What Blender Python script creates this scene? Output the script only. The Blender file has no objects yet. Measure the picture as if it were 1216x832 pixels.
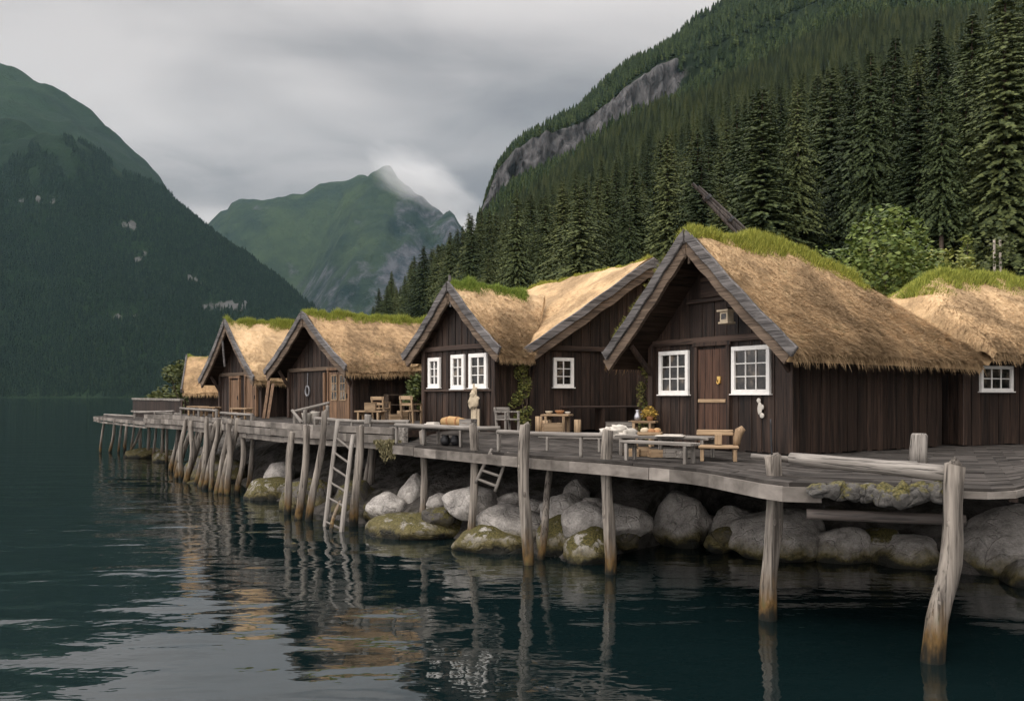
import bpy, math, random
import numpy as np
from mathutils import Vector, Matrix

random.seed(7)
RNG = np.random.default_rng(7)
R = math.radians
sc = bpy.context.scene
COL = sc.collection

# ------------------------------------------------------------------ camera
F = 1000.0                     # focal length in pixels of the 1216 wide photograph
EYE = 3.1                      # eye height above the water
cam_data = bpy.data.cameras.new("camera")
cam_data.sensor_width = 36.0
cam_data.lens = 36.0 * F / 1216.0
cam_data.shift_y = 54.0 / 1216.0
cam_data.clip_start = 0.1
cam_data.clip_end = 40000
cam = bpy.data.objects.new("camera", cam_data)
cam.location = (0, 0, EYE)
cam.rotation_euler = (R(90), 0, 0)
COL.objects.link(cam)
sc.camera = cam

# ------------------------------------------------------------------ view
sc.view_settings.view_transform = 'Standard'
sc.view_settings.look = 'None'
sc.view_settings.exposure = 0.04
sc.view_settings.gamma = 1
sc.view_settings.use_curve_mapping = False
sc.render.engine = 'CYCLES'
sc.cycles.use_denoising = True
sc.cycles.max_bounces = 6
sc.cycles.diffuse_bounces = 3
sc.cycles.glossy_bounces = 3
sc.cycles.volume_bounces = 1
sc.cycles.transparent_max_bounces = 8
sc.cycles.sample_clamp_indirect = 4

# ------------------------------------------------------------------ sky and sun
SUN_EL, SUN_AZ = 54.0, -150.0   # degrees; azimuth clockwise from +Y: light from the left, a little behind the camera
w = bpy.data.worlds.new("World")
sc.world = w
w.use_nodes = True
nt = w.node_tree
for n in list(nt.nodes):
    nt.nodes.remove(n)
N, L = nt.nodes.new, nt.links.new
out = N("ShaderNodeOutputWorld")
bg = N("ShaderNodeBackground")
bg.inputs[1].default_value = 0.15
sky = N("ShaderNodeTexSky")
sky.sky_type = 'NISHITA'
sky.sun_disc = False
sky.sun_elevation = R(SUN_EL)
sky.sun_rotation = R(SUN_AZ)
tc = N("ShaderNodeTexCoord")
sep = N("ShaderNodeSeparateXYZ")
L(tc.outputs["Generated"], sep.inputs[0])


def wmath(op, a, b=None, c=None, clamp=False):
    m = N("ShaderNodeMath")
    m.operation = op
    m.use_clamp = clamp
    for i, v in enumerate((a, b, c)):
        if v is None:
            continue
        if isinstance(v, (int, float)):
            m.inputs[i].default_value = v
        else:
            L(v, m.inputs[i])
    return m.outputs[0]


zz = wmath('ADD', wmath('MAXIMUM', sep.outputs[2], 0.0), 0.16)
comb = N("ShaderNodeCombineXYZ")
L(wmath('DIVIDE', sep.outputs[0], zz), comb.inputs[0])
L(wmath('DIVIDE', sep.outputs[1], zz), comb.inputs[1])
mp = N("ShaderNodeMapping")
mp.inputs["Rotation"].default_value = (0, 0, R(-40))
mp.inputs["Scale"].default_value = (0.5, 1.3, 1)
mp.inputs["Location"].default_value = (5.2, -2.1, 0)
L(comb.outputs[0], mp.inputs[0])
n1 = N("ShaderNodeTexNoise")
n1.inputs["Scale"].default_value = 0.9
n1.inputs["Detail"].default_value = 5
n1.inputs["Roughness"].default_value = 0.42
n1.inputs["Distortion"].default_value = 0.35
L(mp.outputs[0], n1.inputs["Vector"])
rp = N("ShaderNodeValToRGB")
rp.color_ramp.interpolation = 'EASE'
e = rp.color_ramp.elements
e[0].position = 0.38
e[0].color = (1.7, 1.64, 1.68, 1)
e[1].position = 0.62
e[1].color = (4.5, 4.2, 4.05, 1)
n2 = N("ShaderNodeTexNoise")
n2.inputs["Scale"].default_value = 2.1
n2.inputs["Detail"].default_value = 6
n2.inputs["Roughness"].default_value = 0.5
n2.inputs["Distortion"].default_value = 0.6
L(comb.outputs[0], n2.inputs["Vector"])
L(wmath('ADD', wmath('MULTIPLY', n1.outputs[0], 0.80), wmath('MULTIPLY', n2.outputs[0], 0.20)), rp.inputs[0])
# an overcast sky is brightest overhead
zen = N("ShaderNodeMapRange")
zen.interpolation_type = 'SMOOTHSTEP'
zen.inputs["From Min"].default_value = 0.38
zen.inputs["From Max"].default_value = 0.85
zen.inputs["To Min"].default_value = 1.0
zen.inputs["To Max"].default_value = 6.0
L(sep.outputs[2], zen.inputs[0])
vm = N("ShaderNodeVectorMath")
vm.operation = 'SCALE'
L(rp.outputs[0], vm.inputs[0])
# added fill: sky brightened out of view, behind the camera and to the left
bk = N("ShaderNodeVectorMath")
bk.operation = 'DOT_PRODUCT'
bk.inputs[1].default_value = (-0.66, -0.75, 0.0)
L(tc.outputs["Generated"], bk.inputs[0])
back_fill = N("ShaderNodeMapRange")
back_fill.interpolation_type = 'SMOOTHSTEP'
back_fill.inputs["From Min"].default_value = 0.1
back_fill.inputs["From Max"].default_value = 0.85
back_fill.inputs["To Min"].default_value = 1.0
back_fill.inputs["To Max"].default_value = 5.2
L(bk.outputs["Value"], back_fill.inputs[0])
L(wmath('MAXIMUM', zen.outputs[0], back_fill.outputs[0]), vm.inputs["Scale"])
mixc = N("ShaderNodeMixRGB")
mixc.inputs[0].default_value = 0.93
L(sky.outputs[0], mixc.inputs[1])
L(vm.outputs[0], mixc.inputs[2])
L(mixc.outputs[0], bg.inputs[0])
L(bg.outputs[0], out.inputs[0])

sun_data = bpy.data.lights.new("sun", 'SUN')
sun_data.energy = 1.5
sun_data.angle = R(18)
sun_data.color = (1.0, 0.93, 0.84)
sun = bpy.data.objects.new("sun", sun_data)
az, el = R(SUN_AZ), R(SUN_EL)
sdir = Vector((math.sin(az) * math.cos(el), math.cos(az) * math.cos(el), math.sin(el)))
sun.rotation_euler = sdir.to_track_quat('Z', 'Y').to_euler()
COL.objects.link(sun)


# ================================================================== helpers
def pt(px, py, d):
    """point at depth d that stands at pixel (px, py) of the photograph"""
    return Vector(((px - 608) / F * d, d, EYE + (470 - py) / F * d))


def wp(px, py):
    """point of the water surface"""
    d = EYE * F / (py - 470)
    return Vector(((px - 608) / F * d, d, 0))


def _hash(ix, iy, iz, seed):
    n = (ix.astype(np.int64) * 374761393 + iy.astype(np.int64) * 668265263 + iz.astype(np.int64) * 2147483647 + seed * 974711) & 0xFFFFFFFF
    n = ((n ^ (n >> 13)) * 1274126177) & 0xFFFFFFFF
    n = n ^ (n >> 16)
    return (n & 0xFFFF) / 65535.0 * 2 - 1


def vnoise(x, y, z=None, seed=0):
    x = np.asarray(x, float); y = np.asarray(y, float)
    z = np.zeros_like(x) if z is None else np.asarray(z, float)
    ix, iy, iz = np.floor(x), np.floor(y), np.floor(z)
    fx, fy, fz = x - ix, y - iy, z - iz
    fx, fy, fz = (t * t * t * (t * (t * 6 - 15) + 10) for t in (fx, fy, fz))
    r = 0
    for dx in (0, 1):
        for dy in (0, 1):
            for dz in (0, 1):
                wgt = (fx if dx else 1 - fx) * (fy if dy else 1 - fy) * (fz if dz else 1 - fz)
                r = r + wgt * _hash(ix + dx, iy + dy, iz + dz, seed)
    return r


def fbm(x, y, z=None, oct=4, seed=0, gain=0.5):
    a, r, f = 1.0, 0, 1.0
    for o in range(oct):
        r = r + a * vnoise(np.asarray(x) * f, np.asarray(y) * f, None if z is None else np.asarray(z) * f, seed + o * 17)
        a *= gain; f *= 2.03
    return r


class MB:
    """collects shapes for ONE mesh object"""
    def __init__(s):
        s.v = []; s.f = []; s.n = 0

    def add(s, V, Fs):
        V = np.asarray(V, float).reshape(-1, 3)
        b = s.n
        s.v.append(V); s.n += len(V)
        for f in Fs:
            s.f.append([b + i for i in f])

    def box(s, c, size, M=None):
        x, y, z = (t / 2 for t in size)
        P = np.array([(-x, -y, -z), (x, -y, -z), (x, y, -z), (-x, y, -z), (-x, -y, z), (x, -y, z), (x, y, z), (-x, y, z)])
        if M is not None:
            P = P @ np.array(M.to_3x3()).T
        s.add(P + np.array(c), [(0, 3, 2, 1), (4, 5, 6, 7), (0, 1, 5, 4), (1, 2, 6, 5), (2, 3, 7, 6), (3, 0, 4, 7)])

    def hexa(s, P):
        s.add(P, [(0, 3, 2, 1), (4, 5, 6, 7), (0, 1, 5, 4), (1, 2, 6, 5), (2, 3, 7, 6), (3, 0, 4, 7)])

    def bar(s, p0, p1, wdt, hgt, up=(0, 0, 1)):
        p0, p1 = Vector(p0), Vector(p1)
        d = (p1 - p0)
        ln = d.length
        d.normalize()
        upv = Vector(up)
        side = d.cross(upv)
        if side.length < 1e-4:
            side = d.cross(Vector((1, 0, 0)))
        side.normalize()
        u2 = side.cross(d)
        a, b = side * wdt / 2, u2 * hgt / 2
        P = [p0 - a - b, p0 + a - b, p1 + a - b, p1 - a - b, p0 - a + b, p0 + a + b, p1 + a + b, p1 - a + b]
        s.hexa([tuple(q) for q in P])

    def tube(s, pts, rad, n=10, wob=0.0, seed=0):
        pts = [Vector(p) for p in pts]
        k = len(pts)
        rad = [rad] * k if isinstance(rad, (int, float)) else list(rad)
        V = []
        for i, p in enumerate(pts):
            d = (pts[min(i + 1, k - 1)] - pts[max(i - 1, 0)])
            d.normalize()
            ref = Vector((1, 0, 0)) if abs(d.x) < 0.8 else Vector((0, 1, 0))
            a = d.cross(ref).normalized()
            b = d.cross(a)
            for j in range(n):
                t = 2 * math.pi * j / n
                r = rad[i]
                if wob:
                    r *= 1 + wob * float(vnoise(np.array([p.x * 3 + math.cos(t) * 1.2 + seed * 3.1]), np.array([p.y * 3 + math.sin(t) * 1.2]), np.array([p.z * 2.2 + i * .13]), seed)[0])
                q = p + a * (math.cos(t) * r) + b * (math.sin(t) * r)
                V.append(tuple(q))
        Fs = []
        for i in range(k - 1):
            for j in range(n):
                Fs.append((i * n + j, i * n + (j + 1) % n, (i + 1) * n + (j + 1) % n, (i + 1) * n + j))
        Fs.append(tuple(range(n))[::-1])
        Fs.append(tuple((k - 1) * n + j for j in range(n)))
        s.add(V, Fs)

    def lathe(s, c, prof, n=14):
        c = Vector(c)
        V = []
        for r, z in prof:
            for j in range(n):
                t = 2 * math.pi * j / n
                V.append((c.x + r * math.cos(t), c.y + r * math.sin(t), c.z + z))
        Fs = []
        for i in range(len(prof) - 1):
            for j in range(n):
                Fs.append((i * n + j, i * n + (j + 1) % n, (i + 1) * n + (j + 1) % n, (i + 1) * n + j))
        Fs.append(tuple(range(n))[::-1])
        Fs.append(tuple((len(prof) - 1) * n + j for j in range(n)))
        s.add(V, Fs)

    def blob(s, c, rad, seed=0, amp=0.18, nu=18, nv=11, freq=1.6, rot=0.0):
        V = []
        u = np.linspace(0, 2 * np.pi, nu, endpoint=False)
        v = np.linspace(0.0, np.pi, nv)
        U, W = np.meshgrid(u, v)
        X, Y, Z = np.sin(W) * np.cos(U), np.sin(W) * np.sin(U), np.cos(W)
        k = 1 + amp * fbm(X * freq + seed * 7.3, Y * freq + seed * 1.9, Z * freq, oct=3, seed=seed)
        X, Y, Z = X * k * rad[0], Y * k * rad[1], Z * k * rad[2]
        cr, sr = math.cos(rot), math.sin(rot)
        P = np.stack([X * cr - Y * sr + c[0], X * sr + Y * cr + c[1], Z + c[2]], -1).reshape(-1, 3)
        Fs = []
        for i in range(nv - 1):
            for j in range(nu):
                Fs.append((i * nu + j, (i + 1) * nu + j, (i + 1) * nu + (j + 1) % nu, i * nu + (j + 1) % nu))
        s.add(P, Fs)

    def rock(s, rad, seed, amp=0.15, nu=72, nv=44):
        g = np.random.default_rng(seed * 31 + 7)
        U, W = np.meshgrid(np.linspace(0, 2 * np.pi, nu, endpoint=False), np.linspace(0.0, np.pi, nv))
        P = np.stack([np.sin(W) * np.cos(U), np.sin(W) * np.sin(U), np.cos(W)], -1).reshape(-1, 3)
        N0 = P.copy()
        P = P * (1 + amp * fbm(P[:, 0] * 1.1 + seed * 7.3, P[:, 1] * 1.1 + seed * 1.9, P[:, 2] * 1.1, oct=2, seed=seed))[:, None]
        for _ in range(9):
            n = g.standard_normal(3); n /= np.linalg.norm(n)
            d = g.uniform(0.68, 0.93)
            ex = np.maximum(P @ n - d, 0)
            P = P - (ex * 0.6)[:, None] * n
        P = P + N0 * (0.028 * fbm(P[:, 0] * 4 + seed, P[:, 1] * 4, P[:, 2] * 4, oct=4, seed=seed + 5))[:, None]
        P = P * np.array(rad)
        Fs = []
        for i in range(nv - 1):
            for j in range(nu):
                Fs.append((i * nu + j, (i + 1) * nu + j, (i + 1) * nu + (j + 1) % nu, i * nu + (j + 1) % nu))
        s.add(P, Fs)

    def mesh(s, name):
        me = bpy.data.meshes.new(name)
        V = np.concatenate(s.v) if s.v else np.zeros((0, 3))
        me.from_pydata(V.tolist(), [], s.f)
        me.update()
        return me

    def build(s, name, mat, parent=None, smooth=False, bevel=0.0, loc=None):
        me = s.mesh(name)
        return link(name, me, mat, parent, smooth, bevel, loc)


def link(name, me, mat, parent=None, smooth=False, bevel=0.0, loc=None):
    for m in (mat if isinstance(mat, (list, tuple)) else [mat]):
        me.materials.append(m)
    if smooth:
        me.polygons.foreach_set("use_smooth", [True] * len(me.polygons))
    o = bpy.data.objects.new(name, me)
    COL.objects.link(o)
    if parent is not None:
        o.parent = parent
    if loc is not None:
        o.location = loc
    if bevel:
        b = o.modifiers.new("bevel", 'BEVEL')
        b.width = bevel
        b.segments = 1
        b.limit_method = 'ANGLE'
    return o


def polys(name, V, nper, mat, parent=None, smooth=False, extra=None):
    """fast mesh from an array (k, nper, 3) of separate polygons; extra = (verts, faces) put in front"""
    V = np.asarray(V, np.float32)
    k = len(V)
    pv, pf = extra if extra is not None else (np.zeros((0, 3), np.float32), np.zeros((0, 4), np.int32))
    nb = len(pv)
    allv = np.concatenate([np.asarray(pv, np.float32).reshape(-1, 3), V.reshape(-1, 3)])
    me = bpy.data.meshes.new(name)
    me.vertices.add(len(allv))
    me.vertices.foreach_set("co", allv.ravel())
    nl = pf.size + k * nper
    me.loops.add(nl)
    li = np.concatenate([pf.ravel(), np.arange(k * nper) + nb]).astype(np.int32)
    me.loops.foreach_set("vertex_index", li)
    me.polygons.add(len(pf) + k)
    st = np.concatenate([np.arange(len(pf)) * (pf.shape[1] if len(pf) else 4), pf.size + np.arange(k) * nper]).astype(np.int32)
    me.polygons.foreach_set("loop_start", st)
    me.update(calc_edges=True)
    me.validate()
    if smooth:
        sm = np.zeros(len(me.polygons), bool)
        sm[:len(pf)] = True
        me.polygons.foreach_set("use_smooth", sm)
    return link(name, me, mat, parent)


def grid_faces(nu, nv):
    i, j = np.meshgrid(np.arange(nu - 1), np.arange(nv - 1), indexing='ij')
    a = (i * nv + j).ravel()
    return np.stack([a, a + nv, a + nv + 1, a + 1], -1).astype(np.int32)


def thing(name, label, cat, loc=(0, 0, 0), rz=0.0, group=None):
    o = bpy.data.objects.new(name, None)
    COL.objects.link(o)
    o.location = loc
    o.rotation_euler = (0, 0, rz)
    o.empty_display_size = 0.2
    return tag(o, label, cat, group)


def tag(o, label, cat, group=None):
    o["label"] = label
    o["category"] = cat
    if group:
        o["group"] = group
    return o


def struct(o, kind='structure'):
    o["kind"] = kind
    return o


def smooth01(x):
    x = np.clip(x, 0, 1)
    return x * x * (3 - 2 * x)


# ================================================================== materials
def mat(name):
    m = bpy.data.materials.new(name)
    m.use_nodes = True
    t = m.node_tree
    b = t.nodes["Principled BSDF"]
    return m, t, b


def nd(t, kind, **kw):
    n = t.nodes.new(kind)
    for k, v in kw.items():
        setattr(n, k, v)
    return n


def mth(t, op, a, b=None, clamp=False):
    m = nd(t, "ShaderNodeMath", operation=op)
    m.use_clamp = clamp
    for i, v in enumerate((a, b)):
        if v is None:
            continue
        if isinstance(v, (int, float)):
            m.inputs[i].default_value = v
        else:
            t.links.new(v, m.inputs[i])
    return m.outputs[0]


def coords(t, which="Object", scale=(1, 1, 1)):
    c = nd(t, "ShaderNodeTexCoord")
    m = nd(t, "ShaderNodeMapping")
    m.inputs["Scale"].default_value = scale
    t.links.new(c.outputs[which], m.inputs[0])
    return m.outputs[0]


def wcoords(t, scale=(1, 1, 1)):
    c = nd(t, "ShaderNodeNewGeometry")
    m = nd(t, "ShaderNodeMapping")
    m.inputs["Scale"].default_value = scale
    t.links.new(c.outputs["Position"], m.inputs[0])
    return m.outputs[0]


def noi(t, vec, scale, detail=4, rough=0.55, dist=0.0):
    n = nd(t, "ShaderNodeTexNoise")
    n.inputs["Scale"].default_value = scale
    n.inputs["Detail"].default_value = detail
    n.inputs["Roughness"].default_value = rough
    n.inputs["Distortion"].default_value = dist
    t.links.new(vec, n.inputs["Vector"])
    return n.outputs[0]


def ramp(t, fac, stops, interp='LINEAR'):
    r = nd(t, "ShaderNodeValToRGB")
    cr = r.color_ramp
    cr.interpolation = interp
    while len(cr.elements) < len(stops):
        cr.elements.new(0.5)
    for el, (p, c) in zip(cr.elements, stops):
        el.position = p
        el.color = (c, c, c, 1) if isinstance(c, (int, float)) else (*c, 1)
    t.links.new(fac, r.inputs[0])
    return r.outputs[0]


def mix(t, fac, a, b, blend='MIX'):
    m = nd(t, "ShaderNodeMixRGB", blend_type=blend)
    for i, v in enumerate((fac, a, b)):
        if isinstance(v, (int, float)):
            m.inputs[i].default_value = v if i == 0 else (v, v, v, 1)
        elif isinstance(v, tuple):
            m.inputs[i].default_value = (*v, 1)
        else:
            t.links.new(v, m.inputs[i])
    return m.outputs[0]


def bump(t, b, h, strength=0.4, dist=0.02):
    n = nd(t, "ShaderNodeBump")
    n.inputs["Strength"].default_value = strength
    n.inputs["Distance"].default_value = dist
    t.links.new(h, n.inputs["Height"])
    t.links.new(n.outputs[0], b.inputs["Normal"])
    return n


def island(t):
    return nd(t, "ShaderNodeNewGeometry").outputs["Random Per Island"]


def posz(t):
    g = nd(t, "ShaderNodeNewGeometry")
    s = nd(t, "ShaderNodeSeparateXYZ")
    t.links.new(g.outputs["Position"], s.inputs[0])
    return s.outputs[2]


def wood(name, dark, light, axis='z', rough=0.75, grain=14.0, isl=0.5, spec=0.25, wet=None, strength=0.5):
    m, t, b = mat(name)
    st = {'x': (0.06, 1, 1), 'y': (1, 0.06, 1), 'z': (1, 1, 0.06)}[axis]
    v = coords(t, "Object", st)
    isd = island(t)
    off = nd(t, "ShaderNodeVectorMath", operation='ADD')
    t.links.new(v, off.inputs[0])
    cb = nd(t, "ShaderNodeCombineXYZ")
    k = mth(t, 'MULTIPLY', isd, 37.0)
    for i in range(3):
        t.links.new(k, cb.inputs[i])
    t.links.new(cb.outputs[0], off.inputs[1])
    g = noi(t, off.outputs[0], grain, 6, 0.6, 0.4)
    big = noi(t, off.outputs[0], grain * 0.13, 3, 0.5)
    fac = mth(t, 'ADD', mth(t, 'MULTIPLY', g, 0.65), mth(t, 'MULTIPLY', big, 0.35))
    col = ramp(t, fac, [(0.37, dark), (0.64, light)])
    ck = nd(t, "ShaderNodeVectorMath", operation='MULTIPLY')
    t.links.new(off.outputs[0], ck.inputs[0])
    ck.inputs[1].default_value = tuple(0.45 if q < 1 else 1.0 for q in st)
    crack = ramp(t, noi(t, ck.outputs[0], grain * 2.6, 3, 0.6, 0.3), [(0.36, 0.30), (0.45, 1.0)])
    col = mix(t, 1.0, col, crack, 'MULTIPLY')
    g = mth(t, 'MULTIPLY', g, crack)
    br = mth(t, 'ADD', mth(t, 'MULTIPLY', isd, isl), 1.0 - isl * 0.5)
    sc_ = nd(t, "ShaderNodeVectorMath", operation='SCALE')
    t.links.new(col, sc_.inputs[0])
    t.links.new(br, sc_.inputs["Scale"])
    c = sc_.outputs[0]
    if wet:
        z = mth(t, 'ADD', posz(t), mth(t, 'ADD', mth(t, 'MULTIPLY', noi(t, wcoords(t, (1, 1, 0.25)), 9, 4, 0.6), 0.5), mth(t, 'MULTIPLY', noi(t, wcoords(t), 0.9, 2), 0.5)))
        z = mth(t, 'SUBTRACT', z, 0.22)
        f1 = ramp(t, z, [(0.52, 1.0), (0.70, 0.55), (1.0, 0.0)])
        stain = ramp(t, noi(t, wcoords(t, (1, 1, .4)), 9, 5), [(0.35, (0.035, 0.024, 0.010)), (0.55, (0.125, 0.075, 0.028)), (0.7, (0.075, 0.07, 0.028))])
        c = mix(t, f1, c, stain)
        f2 = ramp(t, z, [(0.33, 1.0), (0.47, 0.0)])
        c = mix(t, f2, c, (0.012, 0.012, 0.009))
    t.links.new(c, b.inputs["Base Color"])
    b.inputs["Roughness"].default_value = rough
    b.inputs["Specular IOR Level"].default_value = spec
    bump(t, b, g, strength, 0.012)
    return m


def flat(name, col, rough=0.6, spec=0.3, var=0.25, scale=6.0, metal=0.0):
    m, t, b = mat(name)
    n = noi(t, coords(t), scale, 5, 0.6)
    c = ramp(t, n, [(0.3, tuple(x * (1 - var) for x in col)), (0.7, tuple(min(1, x * (1 + var)) for x in col))])
    t.links.new(c, b.inputs["Base Color"])
    b.inputs["Roughness"].default_value = rough
    b.inputs["Specular IOR Level"].default_value = spec
    b.inputs["Metallic"].default_value = metal
    bump(t, b, n, 0.15, 0.01)
    return m


def leafy(name, dark, light, objvar=0.35, rough=0.6, spec=0.2, trans=0.0):
    m, t, b = mat(name)
    i = island(t)
    col = ramp(t, i, [(0.0, dark), (0.55, tuple((a + c) / 2 for a, c in zip(dark, light))), (1.0, light)])
    oi = nd(t, "ShaderNodeObjectInfo")
    k = mth(t, 'ADD', mth(t, 'MULTIPLY', oi.outputs["Random"], objvar * 2), 1 - objvar)
    s = nd(t, "ShaderNodeVectorMath", operation='SCALE')
    t.links.new(col, s.inputs[0])
    t.links.new(k, s.inputs["Scale"])
    hs = nd(t, "ShaderNodeHueSaturation")
    t.links.new(mth(t, 'ADD', mth(t, 'MULTIPLY', oi.outputs["Random"], -0.05), 0.52), hs.inputs["Hue"])
    t.links.new(s.outputs[0], hs.inputs["Color"])
    t.links.new(hs.outputs[0], b.inputs["Base Color"])
    b.inputs["Roughness"].default_value = rough
    b.inputs["Specular IOR Level"].default_value = spec
    return m


M = {}
M['plank'] = wood('dark_tarred_planks', (0.006, 0.0037, 0.0028), (0.054, 0.033, 0.0235), 'z', 0.62, 16, 0.7, 0.3, strength=0.6)
M['plank_x'] = wood('dark_tarred_timber', (0.02, 0.013, 0.01), (0.07, 0.045, 0.033), 'x', 0.65, 14, 0.3, 0.3)
M['barge'] = wood('weathered_bargeboard', (0.04, 0.037, 0.036), (0.17, 0.158, 0.152), 'x', 0.8, 20, 0.3, 0.2, strength=0.8)
M['barge_in'] = wood('brown_rafter', (0.05, 0.036, 0.026), (0.17, 0.125, 0.09), 'x', 0.8, 18, 0.3, 0.2)
M['grey_x'] = wood('grey_timber_long', (0.09, 0.08, 0.07), (0.31, 0.285, 0.255), 'x', 0.8, 14, 0.4, 0.2, strength=0.7)
M['grey_z'] = wood('grey_timber', (0.09, 0.08, 0.07), (0.31, 0.285, 0.255), 'z', 0.8, 14, 0.35, 0.2, strength=0.7)
M['tan_x'] = wood('tan_timber_long', (0.16, 0.105, 0.06), (0.38, 0.27, 0.165), 'x', 0.7, 14, 0.4, 0.25)
M['tan_z'] = wood('tan_timber', (0.16, 0.105, 0.06), (0.38, 0.27, 0.165), 'z', 0.7, 14, 0.4, 0.25)
M['door'] = wood('door_boards', (0.022, 0.010, 0.006), (0.085, 0.042, 0.025), 'z', 0.55, 18, 0.4, 0.35)
M['door_tan'] = wood('brown_door_boards', (0.07, 0.04, 0.022), (0.22, 0.13, 0.075), 'z', 0.6, 18, 0.4, 0.3)
M['pile'] = wood('weathered_pile', (0.055, 0.047, 0.040), (0.31, 0.275, 0.235), 'z', 0.8, 11, 0.4, 0.2, wet=True, strength=0.8)
M['under'] = wood('roof_boards', (0.010, 0.007, 0.005), (0.05, 0.032, 0.022), 'y', 0.8, 12, 0.3, 0.1)
M['spar'] = wood('dark_spar', (0.02, 0.017, 0.015), (0.105, 0.088, 0.078), 'z', 0.6, 12, 0.3, 0.3)


def deck_mat(name, dark, light):
    m, t, b = mat(name)
    c = nd(t, "ShaderNodeUVMap")
    mp_ = nd(t, "ShaderNodeMapping")
    mp_.inputs["Scale"].default_value = (0.7, 9, 1)
    t.links.new(c.outputs[0], mp_.inputs[0])
    isd = island(t)
    g = noi(t, mp_.outputs[0], 3.0, 7, 0.62, 0.3)
    stains = noi(t, wcoords(t), 1.3, 4, 0.55)
    f = mth(t, 'ADD', mth(t, 'MULTIPLY', g, 0.6), mth(t, 'MULTIPLY', stains, 0.4))
    col = ramp(t, f, [(0.35, dark), (0.66, light)])
    br = mth(t, 'ADD', mth(t, 'MULTIPLY', isd, 0.8), 0.6)
    s = nd(t, "ShaderNodeVectorMath", operation='SCALE')
    t.links.new(col, s.inputs[0])
    t.links.new(br, s.inputs["Scale"])
    t.links.new(s.outputs[0], b.inputs["Base Color"])
    b.inputs["Roughness"].default_value = 0.9
    b.inputs["Specular IOR Level"].default_value = 0.08
    bump(t, b, g, 0.5, 0.008)
    return m


M['deck'] = deck_mat('deck_planks', (0.022, 0.0198, 0.018), (0.078, 0.070, 0.063))
M['fascia'] = deck_mat('fascia_planks', (0.09, 0.08, 0.07), (0.25, 0.225, 0.20))


def thatch_mat():
    m, t, b = mat('straw_thatch')
    v = coords(t, "Object")
    fine = noi(t, v, 34, 5, 0.7, 0.3)
    mid = noi(t, v, 5.5, 5, 0.6)
    big = noi(t, v, 0.8, 3, 0.5)
    f = mth(t, 'ADD', mth(t, 'MULTIPLY', fine, 0.42), mth(t, 'ADD', mth(t, 'MULTIPLY', mid, 0.34), mth(t, 'MULTIPLY', big, 0.24)))
    f = mth(t, 'ADD', f, mth(t, 'MULTIPLY', mth(t, 'SUBTRACT', island(t), 0.5), 0.22))
    col = ramp(t, f, [(0.30, (0.15, 0.10, 0.055)), (0.42, (0.41, 0.275, 0.150)), (0.56, (0.60, 0.415, 0.230)), (0.74, (0.72, 0.54, 0.34))])
    damp = ramp(t, noi(t, v, 0.9, 5, 0.62, 0.4), [(0.40, 0.62), (0.56, 1.0)])
    col = mix(t, 1.0, col, damp, 'MULTIPLY')
    ms = ramp(t, noi(t, v, 1.7, 6, 0.7), [(0.60, 0.0), (0.70, 0.55)])
    col = mix(t, ms, col, (0.13, 0.125, 0.05))
    t.links.new(col, b.inputs["Base Color"])
    b.inputs["Roughness"].default_value = 0.85
    b.inputs["Specular IOR Level"].default_value = 0.15
    bump(t, b, mth(t, 'ADD', fine, mth(t, 'MULTIPLY', mid, 1.2)), 0.8, 0.04)
    return m


M['thatch'] = thatch_mat()
M['grass'] = leafy('roof_grass', (0.085, 0.13, 0.016), (0.36, 0.40, 0.08), 0.1, 0.6)
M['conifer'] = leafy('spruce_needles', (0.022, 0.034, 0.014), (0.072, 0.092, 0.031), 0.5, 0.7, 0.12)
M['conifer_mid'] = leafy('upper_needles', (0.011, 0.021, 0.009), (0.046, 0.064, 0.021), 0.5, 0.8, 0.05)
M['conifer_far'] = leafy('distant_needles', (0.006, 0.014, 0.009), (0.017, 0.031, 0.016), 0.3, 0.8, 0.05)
M['bark'] = flat('bark', (0.07, 0.052, 0.04), 0.9, 0.1, 0.4, 3)
M['bark_mid'] = flat('brown_bark', (0.15, 0.115, 0.09), 0.9, 0.1, 0.3, 5)
M['bark_pale'] = flat('pale_bark', (0.32, 0.28, 0.24), 0.9, 0.1, 0.3, 5)
M['leaf'] = leafy('broad_leaves', (0.055, 0.080, 0.016), (0.20, 0.23, 0.055), 0.15, 0.5)
M['leaf_dark'] = leafy('dark_broad_leaves', (0.03, 0.045, 0.015), (0.10, 0.115, 0.035), 0.2, 0.5)
M['vine'] = leafy('vine_leaves', (0.06, 0.075, 0.018), (0.22, 0.20, 0.06), 0.1, 0.5)
M['white'] = flat('white_paint', (0.76, 0.74, 0.70), 0.5, 0.4, 0.08, 12)
M['cream'] = flat('cream_cloth', (0.50, 0.465, 0.41), 0.9, 0.1, 0.12, 9)
M['bone'] = flat('pale_carved_wood', (0.44, 0.365, 0.26), 0.7, 0.2, 0.2, 10)
M['brass'] = flat('brass', (0.60, 0.40, 0.13), 0.35, 0.5, 0.15, 9, 0.9)
M['iron'] = flat('iron', (0.03, 0.03, 0.032), 0.5, 0.5, 0.3, 9, 0.6)
M['clay'] = flat('clay', (0.30, 0.15, 0.07), 0.8, 0.2, 0.25, 8)
M['tan_cloth'] = flat('tan_hide', (0.36, 0.23, 0.11), 0.85, 0.1, 0.2, 8)
M['grey_cloth'] = flat('grey_cloth', (0.22, 0.22, 0.23), 0.9, 0.1, 0.2, 8)
M['metal'] = flat('pewter', (0.42, 0.42, 0.44), 0.35, 0.5, 0.15, 8, 0.8)
M['moss'] = leafy('moss', (0.05, 0.065, 0.012), (0.19, 0.19, 0.045), 0.1, 0.8)
M['weed'] = leafy('dry_weed', (0.07, 0.065, 0.03), (0.27, 0.235, 0.13), 0.1, 0.8)
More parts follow.
